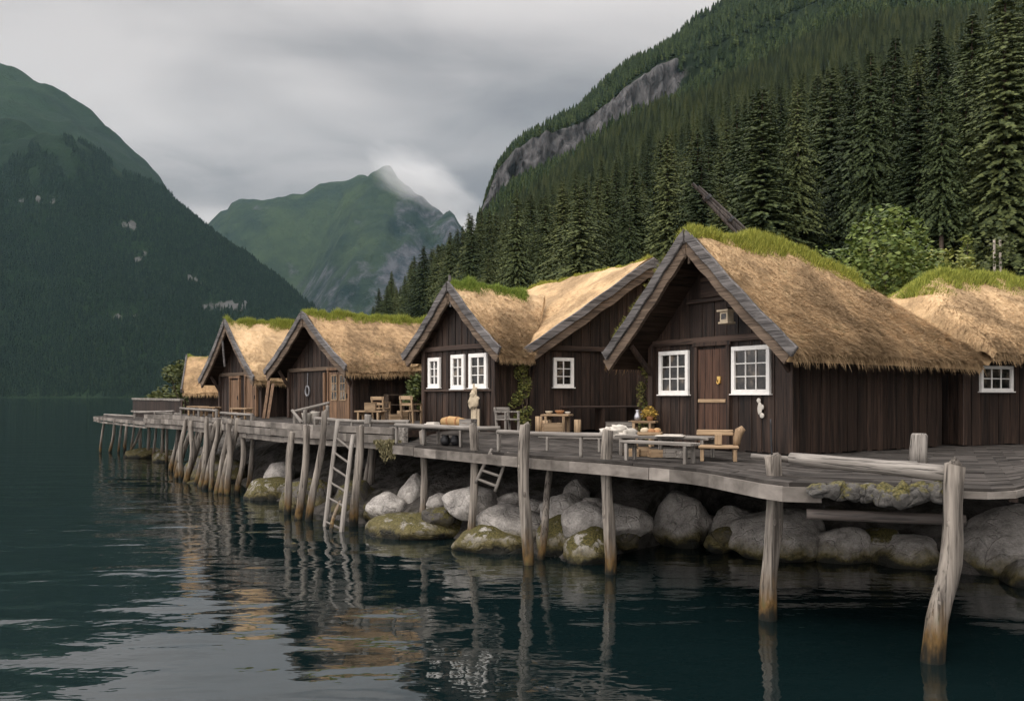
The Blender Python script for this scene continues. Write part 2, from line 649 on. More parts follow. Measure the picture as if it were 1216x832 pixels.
M['yellow'] = leafy('dry_flowers', (0.22, 0.18, 0.03), (0.55, 0.42, 0.08), 0.05, 0.7)


def glass_mat():
    m, t, b = mat('window_glass')
    n = noi(t, coords(t, "Object", (1, 1, 1)), 2.6, 3, 0.6)
    c = ramp(t, n, [(0.40, (0.006, 0.006, 0.006)), (0.52, (0.03, 0.026, 0.022)), (0.62, (0.15, 0.12, 0.09))])
    t.links.new(c, b.inputs["Base Color"])
    b.inputs["Roughness"].default_value = 0.06
    b.inputs["Specular IOR Level"].default_value = 0.35
    bump(t, b, noi(t, coords(t), 1.4, 2), 0.05, 0.05)
    return m


M['glass'] = glass_mat()


def stone_mat(name, lo, hi, moss=0.0, wet=True):
    m, t, b = mat(name)
    v = wcoords(t)
    sp = noi(t, v, 26, 4, 0.75)
    mid = noi(t, v, 3.5, 5, 0.6)
    f = mth(t, 'ADD', mth(t, 'MULTIPLY', sp, 0.45), mth(t, 'MULTIPLY', mid, 0.55))
    c = ramp(t, f, [(0.34, lo), (0.62, hi)])
    oi = nd(t, "ShaderNodeObjectInfo")
    s = nd(t, "ShaderNodeVectorMath", operation='SCALE')
    t.links.new(c, s.inputs[0])
    t.links.new(mth(t, 'ADD', mth(t, 'MULTIPLY', oi.outputs["Random"], 0.4), 0.8), s.inputs["Scale"])
    c = s.outputs[0]
    gm = nd(t, "ShaderNodeNewGeometry")
    sx = nd(t, "ShaderNodeSeparateXYZ")
    t.links.new(gm.outputs["Normal"], sx.inputs[0])
    if moss:
        mf = ramp(t, mth(t, 'ADD', mth(t, 'MULTIPLY', noi(t, v, 4.5, 5, 0.65), 1.0), mth(t, 'MULTIPLY', sx.outputs[2], 0.12)), [(0.58 - moss * 0.2, 0.0), (0.66 - moss * 0.2, 1.0)])
        mc = ramp(t, noi(t, v, 30, 3), [(0.35, (0.030, 0.030, 0.009)), (0.65, (0.125, 0.105, 0.032))])
        c = mix(t, mf, c, mc)
    if wet:
        z = mth(t, 'ADD', posz(t), mth(t, 'MULTIPLY', mth(t, 'SUBTRACT', noi(t, v, 2.2, 5), 0.5), 0.7))
        alg = ramp(t, noi(t, v, 11, 5, 0.7), [(0.32, (0.028, 0.025, 0.009)), (0.52, (0.10, 0.082, 0.028)), (0.7, (0.17, 0.145, 0.075))])
        c = mix(t, ramp(t, z, [(0.14, 1.0), (0.40, 0.0)]), c, alg)
        c = mix(t, ramp(t, z, [(0.05, 1.0), (0.16, 0.0)]), c, (0.012, 0.012, 0.008))
    t.links.new(c, b.inputs["Base Color"])
    b.inputs["Roughness"].default_value = 0.75
    b.inputs["Specular IOR Level"].default_value = 0.3
    crk = nd(t, "ShaderNodeTexVoronoi", feature='DISTANCE_TO_EDGE')
    crk.inputs["Scale"].default_value = 1.3
    wv = nd(t, "ShaderNodeVectorMath", operation='ADD')
    t.links.new(v, wv.inputs[0])
    wn = nd(t, "ShaderNodeTexNoise")
    wn.inputs["Scale"].default_value = 2.0
    t.links.new(v, wn.inputs["Vector"])
    t.links.new(wn.outputs["Color"], wv.inputs[1])
    t.links.new(wv.outputs[0], crk.inputs["Vector"])
    ck = ramp(t, crk.outputs["Distance"], [(0.0, 0.0), (0.03, 1.0)])
    bump(t, b, mth(t, 'ADD', mth(t, 'ADD', mth(t, 'MULTIPLY', sp, 0.45), mid), mth(t, 'MULTIPLY', ck, 0.35)), 0.9, 0.06)
    return m


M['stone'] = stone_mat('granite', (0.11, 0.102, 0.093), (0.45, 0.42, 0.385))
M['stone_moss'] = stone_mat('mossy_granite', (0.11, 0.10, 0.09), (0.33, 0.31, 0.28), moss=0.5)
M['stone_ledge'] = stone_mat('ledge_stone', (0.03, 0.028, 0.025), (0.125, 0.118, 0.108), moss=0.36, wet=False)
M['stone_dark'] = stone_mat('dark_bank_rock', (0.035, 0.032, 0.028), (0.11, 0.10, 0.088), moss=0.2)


def water_mat():
    m, t, b = mat('fjord_water')
    b.inputs["Base Color"].default_value = (0.003, 0.0085, 0.0092, 1)
    b.inputs["Roughness"].default_value = 0.02
    b.inputs["IOR"].default_value = 1.85
    b.inputs["Specular IOR Level"].default_value = 0.5
    v1 = wcoords(t, (0.42, 1.0, 1))
    v2 = wcoords(t, (0.55, 1.0, 1))
    a = noi(t, v1, 0.75, 2, 0.45, 0.25)
    c = noi(t, v2, 2.4, 3, 0.5, 0.2)
    fine = noi(t, v2, 7.0, 2, 0.5, 0.1)
    patch = ramp(t, noi(t, wcoords(t, (0.6, 0.5, 1)), 0.10, 2), [(0.40, 0.22), (0.60, 1.0)])
    gx = nd(t, "ShaderNodeNewGeometry")
    gs = nd(t, "ShaderNodeSeparateXYZ")
    t.links.new(gx.outputs["Position"], gs.inputs[0])
    # calmer in the lee of the wharf, livelier out on the fjord
    off_ = mth(t, 'ADD', gs.outputs[0], mth(t, 'MULTIPLY', gs.outputs[1], 0.42))
    patch2 = ramp(t, mth(t, 'ADD', mth(t, 'MULTIPLY', off_, 0.08), 0.5), [(0.30, 1.0), (0.72, 0.5)])
    h = mth(t, 'ADD', mth(t, 'MULTIPLY', mth(t, 'MULTIPLY', a, 0.10), patch2), mth(t, 'MULTIPLY', mth(t, 'ADD', mth(t, 'MULTIPLY', c, 0.030), mth(t, 'MULTIPLY', fine, 0.0042)), patch))
    bump(t, b, h, 1.0, 1.0)
    return m


M['water'] = water_mat()


def terrain_mat(name, green_lo, green_hi, rock_lo, rock_hi, rs0, rs1, scale, streak=0.3):
    """green ground with rock where the ground is steep"""
    m, t, b = mat(name)
    v = wcoords(t)
    g = noi(t, v, scale * 1.0, 8, 0.65)
    g2 = noi(t, v, scale * 0.17, 4, 0.55)
    gc = ramp(t, mth(t, 'ADD', mth(t, 'MULTIPLY', g, 0.5), mth(t, 'MULTIPLY', g2, 0.5)), [(0.36, green_lo), (0.62, green_hi)])
    rk = noi(t, wcoords(t, (1, 1, streak)), scale * 2.2, 8, 0.7)
    rc = ramp(t, rk, [(0.34, rock_lo), (0.66, rock_hi)])
    gm = nd(t, "ShaderNodeNewGeometry")
    sx = nd(t, "ShaderNodeSeparateXYZ")
    t.links.new(gm.outputs["True Normal"], sx.inputs[0])
    at = nd(t, "ShaderNodeAttribute")
    at.attribute_name = "rock"
    f = mth(t, 'ADD', at.outputs["Fac"], mth(t, 'MULTIPLY', mth(t, 'SUBTRACT', noi(t, wcoords(t, (1, 1, streak)), scale * 1.1, 7, 0.65), 0.5), 1.5))
    rf = ramp(t, f, [(rs0, 0.0), (rs1, 1.0)])
    t.links.new(mix(t, rf, gc, rc), b.inputs["Base Color"])
    b.inputs["Roughness"].default_value = 0.95
    b.inputs["Specular IOR Level"].default_value = 0.05
    bump(t, b, mth(t, 'ADD', g, rk), 1.0, 0.25 / scale)
    return m


M['hill'] = terrain_mat('forest_floor_and_cliff', (0.007, 0.012, 0.007), (0.018, 0.027, 0.011), (0.018, 0.018, 0.020), (0.135, 0.13, 0.13), 0.48, 0.64, 0.05, 0.35)
M['fjell'] = terrain_mat('far_mountain_slopes', (0.004, 0.012, 0.013), (0.044, 0.064, 0.030), (0.008, 0.016, 0.022), (0.095, 0.095, 0.108), 0.42, 0.66, 0.0075, 0.3)
M['fjell_left'] = terrain_mat('left_mountain_slopes', (0.006, 0.014, 0.009), (0.018, 0.035, 0.015), (0.06, 0.06, 0.058), (0.16, 0.155, 0.15), 0.45, 0.6, 0.010, 0.4)
M['bank'] = terrain_mat('shore_earth', (0.012, 0.012, 0.007), (0.04, 0.038, 0.02), (0.03, 0.028, 0.025), (0.12, 0.11, 0.10), 0.3, 0.6, 1.2, 1.0)

# ================================================================== terrain
def interp_px(tab, px):
    xs = np.array([p for p, _ in tab], float)
    ys = np.array([q for _, q in tab], float)
    return np.interp(px, xs, ys)


def add_rock(me, vals):
    a = me.attributes.new("rock", 'FLOAT', 'POINT')
    a.data.foreach_set("value", np.asarray(vals, np.float32).ravel())


def sheet(name, X, Y, Z, mt, rock=None):
    nu, nv = X.shape
    V = np.stack([X, Y, Z], -1).reshape(-1, 3)
    me = bpy.data.meshes.new(name)
    Fc = grid_faces(nu, nv)
    me.from_pydata(V.tolist(), [], Fc.tolist())
    me.update()
    if rock is not None:
        add_rock(me, rock)
    me.polygons.foreach_set("use_smooth", [True] * len(me.polygons))
    o = link(name, me, mt)
    return struct(o)


# ---- forested hillside on the right: distance of the first rows and rise of the ground by bearing
R0 = [(380, 560), (440, 430), (500, 310), (560, 220), (620, 170), (700, 140), (900, 105), (1050, 86), (1216, 72), (1500, 66), (2200, 60)]
T0 = [(380, -.06), (398, .0), (430, .07), (464, .098), (500, .112), (560, .122), (650, .12), (800, .13), (1000, .145), (1216, .155), (2200, .16)]
TM = [(380, -.06), (398, .0), (430, .075), (464, .105), (500, .125), (560, .165), (600, .205), (700, .275), (780, .335), (900, .395), (1000, .43), (1216, .455), (2200, .47)]
TB = [(380, -.06), (540, .06), (560, .10), (568, .19), (600, .235), (700, .295), (780, .35), (900, .415), (1000, .455), (1216, .49), (2200, .5)]
TC = [(380, -.06), (540, .05), (560, .08), (567, .20), (580, .235), (590, .262), (610, .287), (640, .305), (700, .338), (780, .395), (900, .445), (1000, .485), (1216, .52), (2200, .53)]
T2 = [(380, -.06), (540, .03), (560, .06), (567, .19), (580, .24), (590, .268), (610, .293), (640, .315), (680, .342), (740, .387), (800, .427), (860, .462), (950, .515), (1100, .57), (1300, .6), (2200, .6)]


def hill_T(px, r):
    r0 = interp_px(R0, px)
    t0, tm, tb, tcl, t2 = (interp_px(t, px) for t in (T0, TM, TB, TC, T2))
    lr = np.log(r)
    out = np.full(np.broadcast(px, r).shape, -0.02)
    knots = [(np.log(r0 * 0.42), np.minimum(-0.01, t0)), (np.log(r0), t0), (np.full_like(r0, np.log(720)), tm), (np.full_like(r0, np.log(1100)), tb),
             (np.full_like(r0, np.log(1122)), tcl), (np.full_like(r0, np.log(1500)), t2), (np.full_like(r0, np.log(2600)), t2 * 0.45)]
    out = knots[0][1] + 0 * lr
    for (a, ta), (b_, tb_) in zip(knots[:-1], knots[1:]):
        k = np.clip((lr - a) / np.maximum(b_ - a, 1e-3), 0, 1)
        out = np.where(lr >= a, ta + (tb_ - ta) * k, out)
    return out


def hill_z(px, r):
    x, y = (px - 608) / F * r, r
    T = hill_T(px, r)
    z = EYE + r * T
    amp = np.clip((r - 40) / 400, 0, 1) * np.clip(T * 12, 0, 1)
    z = z + amp * (9 * fbm(x / 90, y / 90, oct=4, seed=3) + 14 * fbm(x / 330, y / 330, oct=3, seed=5))
    return z


def hill_rock(px, r):
    cl = np.exp(-((np.log(r) - math.log(1112)) / 0.016) ** 2)
    c1 = cl * np.clip((845 - px) / 60, 0, 1) * np.clip((px - 540) / 20, 0, 1)
    p2 = np.exp(-((px - 978) / 26) ** 2) * np.exp(-((np.log(r) - math.log(1190)) / 0.03) ** 2)
    return np.clip(c1 * 1.1 + p2 * 0.9, 0, 1)


pxs = np.concatenate([np.arange(384, 1300, 4.0), np.arange(1300, 1900, 20.0)])
rs = np.concatenate([np.geomspace(28, 1085, 90), np.linspace(1090, 1135, 16), np.geomspace(1145, 2000, 34)])
PX, RR = np.meshgrid(pxs, rs, indexing='ij')
HZ = hill_z(PX, RR)
hill_rock_v = hill_rock(PX, RR)
# the cliff face is broken by ledges and gullies
push = hill_rock_v * 22 * fbm(PX / 9, RR / 30, HZ / 25, oct=4, seed=9)
hill = sheet('hillside', (PX - 608) / F * RR, RR + push, HZ, M['hill'], hill_rock_v)

# ---- unseen hill added right of and behind the camera to shade walls and piles
paz = np.radians(np.arange(52, 151, 1.5))
prs = np.geomspace(40, 640, 40)
PA, RR = np.meshgrid(paz, prs, indexing='ij')
PT = -0.02 + 0.62 * smooth01((np.log(RR) - math.log(46)) / (math.log(560) - math.log(46))) * smooth01((np.radians(150) - PA) / 0.5)
X_, Y_ = np.sin(PA) * RR, np.cos(PA) * RR
sheet('hillside', X_, Y_, EYE * 0.3 + RR * PT + 5 * np.clip(PT * 8, 0, 1) * fbm(X_ / 40, Y_ / 40, oct=4, seed=71), M['hill'], 0 * X_)

# ---- left mountain
LT = [(-900, .40), (-300, .37), (-100, .345), (0, .318), (60, .308), (120, .285), (190, .250), (250, .200), (300, .160), (378, .102), (440, .055), (490, .012), (520, -.02)]
LP = [(-900, .45), (-300, .45), (-120, .425), (0, .402), (30, .386), (60, .366), (110, .332), (150, .296), (175, .272), (190, .255), (215, .215), (260, .15), (520, -.04)]


def left_z(px, r):
    a, p = interp_px(LT, px), interp_px(LP, px)
    lr = np.log(r)
    k1 = smooth01((lr - math.log(1500)) / (math.log(2400) - math.log(1500)))
    k1 = 0.55 * k1 + 0.45 * np.clip((lr - math.log(1500)) / (math.log(2400) - math.log(1500)), 0, 1)
    T = a * k1 - 0.004
    k2 = np.clip((lr - math.log(2400)) / (math.log(2600) - math.log(2400)), 0, 1)
    k3 = np.clip((lr - math.log(2600)) / (math.log(3500) - math.log(2600)), 0, 1)
    T = np.where(lr > math.log(2400), a - k2 * 0.06 * np.clip(a * 4, 0, 1), T)
    T = np.where(lr > math.log(2600), (a - 0.06 * np.clip(a * 4, 0, 1)) * (1 - k3) + p * k3, T)
    x, y = (px - 608) / F * r, r
    z = EYE + r * T
    amp = np.clip(T * 8, 0, 1)
    return z + amp * (38 * fbm(x / 420, y / 420, oct=4, seed=21) + 16 * fbm(x / 110, y / 110, oct=3, seed=25))




def left_rock(px, r, z):
    py = 470 - (z - EYE) / r * 1000
    v = 0
    for a, b_, sx_, sy_ in [(167, 302, 13, 14), (148, 376, 20, 9), (268, 362, 30, 9), (40, 238, 34, 7), (158, 268, 13, 8), (222, 332, 22, 8)]:
        v = v + 0.62 * (1 + 0.9 * fbm(px / 5.0, py / 7.0, oct=3, seed=33)) * np.exp(-((px - a) / sx_) ** 2 - ((py - b_) / sy_) ** 2)
    return np.clip(v, 0, 1)


lpx = np.concatenate([np.arange(-500, -100, 20.0), np.arange(-100, 524, 3.0)])
lrs = np.concatenate([np.geomspace(1490, 2600, 110), np.geomspace(2630, 3600, 36), np.geomspace(3700, 5200, 6)])
PX, RR = np.meshgrid(lpx, lrs, indexing='ij')
LZ = left_z(PX, RR)
LZ[:, -5:] *= np.linspace(0.8, 0.1, 5)
LZ[:, 0] = -20
sheet('mountain', (PX - 608) / F * RR, RR, LZ, M['fjell_left'], left_rock(PX, RR, LZ))

# ---- mountain at the head of the fjord
CB = [(120, .02), (200, .14), (240, .195), (252, .208), (262, .218), (270, .220), (275, .228), (285, .233), (300, .237), (335, .240), (360, .240), (380, .250), (400, .256), (425, .262), (470, .25), (520, .21), (600, .16), (800, .1)]
CF = [(120, -.02), (280, .02), (330, .09), (380, .185), (405, .235), (420, .254), (432, .266), (440, .273), (450, .280), (463, .285), (480, .268), (500, .250), (520, .236), (540, .221), (549, .205), (560, .187), (600, .14), (800, .06)]


def centre_z(px, r):
    b_, f_ = interp_px(CB, px), interp_px(CF, px)
    x, y = (px - 608) / F * r, r
    lr = np.log(r)
    rf = np.interp(px, [300, 463, 560, 700], [4500, 4700, 4300, 4200])     # the spur's crest
    kf = np.clip((lr - math.log(3300)) / (np.log(rf) - math.log(3300)), 0, 1)
    Tf = f_ * kf ** 0.8
    down = np.clip((lr - np.log(rf)) / 0.12, 0, 1)
    Tf = Tf - down * 0.05
    kb = smooth01((lr - math.log(4300)) / (math.log(5150) - math.log(4300)))
    Tb = b_ * (0.35 + 0.65 * kb)
    Tb = np.where(lr < math.log(4300), b_ * 0.35 * np.clip((lr - math.log(3500)) / (math.log(4300) - math.log(3500)), 0, 1), Tb)
    T = np.maximum(Tf, Tb)
    z = EYE + r * T
    ridge = 1 - np.abs(fbm(x / 600, y / 900, oct=5, seed=41))
    return z + np.clip(T * 6, 0, 1) * np.where(Tf > Tb, 1.0, 0.45) * (110 * (ridge - 0.75) * np.clip(1.4 - down, 0.4, 1) + 60 * fbm(x / 260, y / 500, oct=4, seed=45))


cpx = np.arange(110, 760, 2.0)
crs = np.concatenate([np.geomspace(3250, 4200, 60), np.geomspace(4215, 4800, 50), np.geomspace(4815, 5300, 44)])
PX, RR = np.meshgrid(cpx, crs, indexing='ij')
CZ = centre_z(PX, RR)
CZ[:, 0] = -20
CZ[:, -1] = -20
py = 470 - (CZ - EYE) / RR * 1000
crock = 0.50 * smooth01((py - 275) / 60) * smooth01((PX - 300) / 60) + 0.5 * np.exp(-((PX - 430) / 14) ** 2 - ((py - 268) / 8) ** 2) \
    + 0.55 * np.exp(-((PX - 300) / 30) ** 2 - ((py - 246) / 5) ** 2) + 0.5 * smooth01((PX - 445) / 40)
sheet('far_mountain', (PX - 608) / F * RR, RR, CZ, M['fjell'], np.clip(crock, 0, 1))

# ---- shore under the decks: rows follow the waterline from right to left, columns go inland
WL = [(26, 10.5), (16, 11.5), (8.6, 14.0), (7.0, 15.4), (5.0, 16.4), (3.4, 17.9), (1.5, 15.9), (0.2, 16.2), (-.9, 17.9), (-3.0, 19.4), (-6.4, 23.6), (-8.6, 27.6), (-12.2, 34.6), (-17.6, 46.5), (-18, 52)]
WL = np.array(WL)
tt = np.linspace(0, len(WL) - 1, 150)
wx, wy = np.interp(tt, np.arange(len(WL)), WL[:, 0]), np.interp(tt, np.arange(len(WL)), WL[:, 1])
vs = np.array([-3, -1.2, -0.4, 0.2, 0.7, 1.2, 1.8, 2.5, 3.5, 5, 7, 10, 15, 22, 30])
zs = np.array([-2.2, -1.2, -0.5, 0.0, 0.32, 0.6, 0.9, 1.2, 1.45, 1.6, 1.7, 1.78, 1.85, 1.9, -1.0])
inl = np.array((0.72, 0.69))
SX = wx[:, None] + inl[0] * vs[None]
SY = wy[:, None] + inl[1] * vs[None]
SZ = zs[None] + np.where(vs < 8, 0.22, 0.05)[None] * fbm(SX * 0.9, SY * 0.9, oct=4, seed=61)
SZ = np.minimum(SZ, 1.78)
struct(sheet('shore', SX, SY, SZ, M['bank'], np.clip(0.6 - 0.0 * SX, 0, 1)))

# ---- water
me = bpy.data.meshes.new('water')
me.from_pydata([(-6000, -640, 0), (2800, -640, 0), (2800, 5400, 0), (-6000, 5400, 0)], [], [(0, 1, 2, 3)])
struct(link('water', me, M['water']))
me = bpy.data.meshes.new('fjord_bed')
me.from_pydata([(-6000, -640, -3), (2800, -640, -3), (2800, 5400, -3), (-6000, 5400, -3)], [], [(0, 1, 2, 3)])
struct(link('fjord_bed', me, M['bank']))

# ---- haze
hz = MB()
hz.box((-1600, 2380, 848), (9000, 6140, 1704))
hm = bpy.data.materials.new('haze')
hm.use_nodes = True
ht = hm.node_tree
ht.nodes.clear()
ho = ht.nodes.new("ShaderNodeOutputMaterial")
hv = ht.nodes.new("ShaderNodeVolumePrincipled")
hv.inputs["Color"].default_value = (0.50, 0.78, 0.92, 1)
hv.inputs["Density"].default_value = 0.000019
hv.inputs["Anisotropy"].default_value = 0.2
ht.links.new(hv.outputs[0], ho.inputs["Volume"])
haze = hz.build('haze', hm)
struct(haze, 'stuff')

# ---- low cap cloud wrapped round the far peak, as a volume
cm_ = bpy.data.materials.new('cloud_vapour')
cm_.use_nodes = True
t = cm_.node_tree
t.nodes.clear()
co_ = nd(t, "ShaderNodeOutputMaterial")
cv = nd(t, "ShaderNodeVolumePrincipled")
cv.inputs["Color"].default_value = (0.93, 0.93, 0.93, 1)
tcn = nd(t, "ShaderNodeTexCoord")
ln_ = nd(t, "ShaderNodeVectorMath", operation='LENGTH')
t.links.new(tcn.outputs["Object"], ln_.inputs[0])
fall = mth(t, 'SUBTRACT', 1.0, ln_.outputs["Value"])
nz = noi(t, tcn.outputs["Object"], 2.3, 6, 0.65, 0.7)
dn = mth(t, 'MULTIPLY', mth(t, 'MAXIMUM', mth(t, 'ADD', mth(t, 'MULTIPLY', fall, 0.85), mth(t, 'SUBTRACT', nz, 0.60)), 0.0), 0.0075)
t.links.new(dn, cv.inputs["Density"])
t.links.new(cv.outputs[0], co_.inputs["Volume"])
m = MB()
m.blob((0, 0, 0), (1, 1, 1), 1, 0.0, 24, 14)
cl = m.build('cap_cloud', cm_)
cl.location = pt(500, 217, 4480)
cl.rotation_euler = (0, R(28), 0)
cl.scale = (400, 230, 175)
struct(cl, 'stuff')

# ================================================================== trees
def conifer_crown(seed, rad=0.17, base=0.08, whorls=70, per=19, seg=14, top=1.0):
    g = np.random.default_rng(seed)
    T = []
    for i in range(whorls):
        f = (i + g.random() * 0.8) / whorls
        z0 = base + (top - base) * f
        ln = rad * (1 - f) ** 0.78 * (0.62 + 0.5 * g.random()) + 0.006
        if g.random() < 0.10:
            ln *= 1.2
        n = max(4, int(per * (0.45 + 0.75 * (1 - f))))
        for k in range(n):
            a = 2 * np.pi * (k + g.random()) / n
            l = ln * (0.68 + 0.5 * g.random())
            out_ = np.array((math.cos(a), math.sin(a), 0))
            side = np.array((-math.sin(a), math.cos(a), 0))
            lift = 0.25 * (f - 0.35)
            zb = z0 + 0.015 * g.standard_normal()
            for s in range(seg):
                t = (s + 0.3 + 0.6 * g.random()) / seg
                p = out_ * (l * t) + np.array((0, 0, zb + l * (lift * t - 0.42 * t * t)))
                sz = (0.088 * l + 0.0055) * (1.05 - 0.45 * t)
                sg = 1 if g.random() < 0.5 else -1
                d1 = out_ * 0.85 + side * sg * (0.35 + 0.6 * g.random()) + np.array((0, 0, -0.38 - 0.4 * g.random()))
                d2 = out_ * 0.35 + side * sg * (0.9 * g.random() - 0.75) + np.array((0, 0, -0.65 - 0.35 * g.random()))
                d3 = side * sg * 0.45 + out_ * 0.2 + np.array((0, 0, 0.10))
                T.append((p + d3 * sz * 0.5, p + d1 * sz, p + (d1 + d2) * 0.55 * sz, p + d2 * sz * 0.9))
    return np.array(T)


def conifer_trunk(seed, h=0.98, r=0.014):
    m = MB()
    m.tube([(0, 0, -0.02), (0, 0, 0.3), (0.002, 0, 0.65), (0, 0, h)], [r, r * 0.75, r * 0.42, 0.001], 6)
    return m


SPECIES = []
for i, (rad, base) in enumerate([(0.165, 0.05), (0.135, 0.09), (0.19, 0.06), (0.15, 0.12), (0.20, 0.03), (0.14, 0.22)]):
    tr = conifer_trunk(i).mesh('trunk')
    tr.materials.append(M['bark'])
    co = polys('crown', conifer_crown(100 + i, rad, base), 4, M['conifer'])
    cm = co.data
    bpy.data.objects.remove(co)
    SPECIES.append((tr, cm))


def low_conifer(name, mt, seed, tiers=7, n=7, rad=0.17):
    g = np.random.default_rng(seed)
    T = []
    for i in range(tiers):
        z0, z1 = 0.05 + 0.85 * i / tiers, 0.05 + 0.85 * (i + 1.5) / tiers + 0.05
        r = rad * (1 - i / tiers) ** 0.85 + 0.012
        a0 = g.random() * 6.28
        for k in range(n):
            a, b_ = a0 + 2 * np.pi * k / n, a0 + 2 * np.pi * (k + 1.15) / n
            ra, rb = r * (0.7 + 0.6 * g.random()), r * (0.7 + 0.6 * g.random())
            T.append(((math.cos(a) * ra, math.sin(a) * ra, z0 + 0.02 * g.standard_normal()), (math.cos(b_) * rb, math.sin(b_) * rb, z0 + 0.02 * g.standard_normal()), (0, 0, min(1, z1))))
    o = polys(name, np.array(T), 3, mt)
    me_ = o.data
    bpy.data.objects.remove(o)
    return me_


def scatter(name, P, S, meshes, mt):
    """one forest too dense to count: geometry nodes set one of the given meshes on each point"""
    g = np.random.default_rng(len(P))
    me = bpy.data.meshes.new(name)
    me.from_pydata([tuple(p) for p in P], [], [])
    a = me.attributes.new("size", 'FLOAT', 'POINT')
    a.data.foreach_set("value", np.asarray(S, np.float32))
    o = bpy.data.objects.new(name, me)
    COL.objects.link(o)
    ng = bpy.data.node_groups.new(name, 'GeometryNodeTree')
    ng.interface.new_socket("Geometry", in_out='INPUT', socket_type='NodeSocketGeometry')
    ng.interface.new_socket("Geometry", in_out='OUTPUT', socket_type='NodeSocketGeometry')
    gi, go = ng.nodes.new("NodeGroupInput"), ng.nodes.new("NodeGroupOutput")
    jn = ng.nodes.new("GeometryNodeJoinGeometry")
    att = ng.nodes.new("GeometryNodeInputNamedAttribute")
    att.data_type = 'FLOAT'
    att.inputs["Name"].default_value = "size"
    rv = ng.nodes.new("FunctionNodeRandomValue")
    rv.data_type = 'FLOAT_VECTOR'
    rv.inputs[0].default_value = (-0.04, -0.04, 0)
    rv.inputs[1].default_value = (0.04, 0.04, 6.28)
    pick = ng.nodes.new("FunctionNodeRandomValue")
    pick.data_type = 'INT'
    pick.inputs[4].default_value = 0
    pick.inputs[5].default_value = len(meshes) - 1
    pick.inputs["Seed"].default_value = 5
    for i, ms in enumerate(meshes):
        src = bpy.data.objects.new(name + "_source", ms)
        oi = ng.nodes.new("GeometryNodeObjectInfo")
        oi.inputs["Object"].default_value = src
        cmp = ng.nodes.new("FunctionNodeCompare")
        cmp.data_type = 'INT'
        cmp.operation = 'EQUAL'
        ng.links.new(pick.outputs[2], cmp.inputs[2])
        cmp.inputs[3].default_value = i
        ip = ng.nodes.new("GeometryNodeInstanceOnPoints")
        ng.links.new(gi.outputs[0], ip.inputs["Points"])
        ng.links.new(cmp.outputs[0], ip.inputs["Selection"])
        ng.links.new(oi.outputs["Geometry"], ip.inputs["Instance"])
        ng.links.new(rv.outputs[0], ip.inputs["Rotation"])
        ng.links.new(att.outputs[0], ip.inputs["Scale"])
        ng.links.new(ip.outputs[0], jn.inputs[0])
    ng.links.new(jn.outputs[0], go.inputs[0])
    md = o.modifiers.new("scatter", 'NODES')
    md.node_group = ng
    return struct(o, 'stuff')


# ---- candidate trees on the hillside, thinned to a natural spacing
def thin(P, dist):
    cell = {}
    keep = []
    for i, (x, y) in enumerate(P):
        d = dist[i]
        c = 12.0
        kx, ky = int(x // c), int(y // c)
        ok = True
        for a in (-1, 0, 1):
            for b_ in (-1, 0, 1):
                for (qx, qy, qd) in cell.get((kx + a, ky + b_), ()):
                    if (qx - x) ** 2 + (qy - y) ** 2 < (0.5 * (d + qd)) ** 2:
                        ok = False
        if ok:
            cell.setdefault((kx, ky), []).append((x, y, d))
            keep.append(i)
    return keep


g = np.random.default_rng(11)
n = 9000
cpx_ = g.uniform(410, 1330, n)
cr_ = np.sqrt(g.uniform(50 ** 2, 520 ** 2, n))
r0_ = interp_px(R0, cpx_)
ok = (cr_ > r0_ * (0.93 + 0.12 * g.random(n))) & (hill_T(cpx_, cr_) > 0.012)
cpx_, cr_ = cpx_[ok], cr_[ok]
order = np.argsort(cr_)
cpx_, cr_ = cpx_[order], cr_[order]
XY = np.stack([(cpx_ - 608) / F * cr_, cr_], -1)
dist = np.full(len(XY), 6.2)
kp = thin(XY.tolist(), dist)
cpx_, cr_ = cpx_[kp], cr_[kp]
CZ_ = hill_z(cpx_, cr_)
Hs = g.uniform(15, 27, len(kp)) * np.where(g.random(len(kp)) < 0.12, 0.6, 1.0) * np.interp(cpx_, [430, 600, 1000, 1216], [0.95, 1.0, 1.05, 1.15])
r0_ = interp_px(R0, cpx_)
rowness = cr_ / r0_
# the trees that show largest: high against their distance and near the front of the stand
show = (Hs / cr_) / np.maximum(rowness, 1) ** 1.5
infr = cpx_ < 1250
big = np.argsort(-(show * infr + (rowness < 1.12) * infr * 0.05))[:285]
bigset = set(big.tolist())

ZONE = [(520, 'small dark spruce in the far-left end of the stand below the cloud-capped mountain'),
        (640, 'slender green spruce below the bare cliff, above the white-windowed small cottage'),
        (800, 'full green spruce above the big joined gable, left of the timber spar'),
        (960, 'tall deep green spruce above the main cottage, right of the timber spar'),
        (1100, 'tall shadowed spruce above the leafy bushes between the two right roofs'),
        (9999, 'towering dark spruce at the right edge above the rightmost roof')]
GRP = ['spruces at the far end of the stand', 'spruces below the cliff', 'spruces above the joined gable', 'spruces above the main cottage', 'spruces above the bushes', 'spruces at the right edge']
for i in big:
    z = next(k for k, (lim, _) in enumerate(ZONE) if cpx_[i] < lim)
    sp = SPECIES[int(g.integers(0, 5))]
    t = thing('spruce_tree', ZONE[z][1], 'tree', ((cpx_[i] - 608) / F * cr_[i], cr_[i], CZ_[i] - 0.4), g.random() * 6.28, GRP[z])
    t.scale = (Hs[i] * g.uniform(1.15, 1.85),) * 2 + (Hs[i],)
    for nm, me_ in (('trunk', sp[0]), ('crown', sp[1])):
        o = bpy.data.objects.new(nm, me_)
        COL.objects.link(o)
        o.parent = t
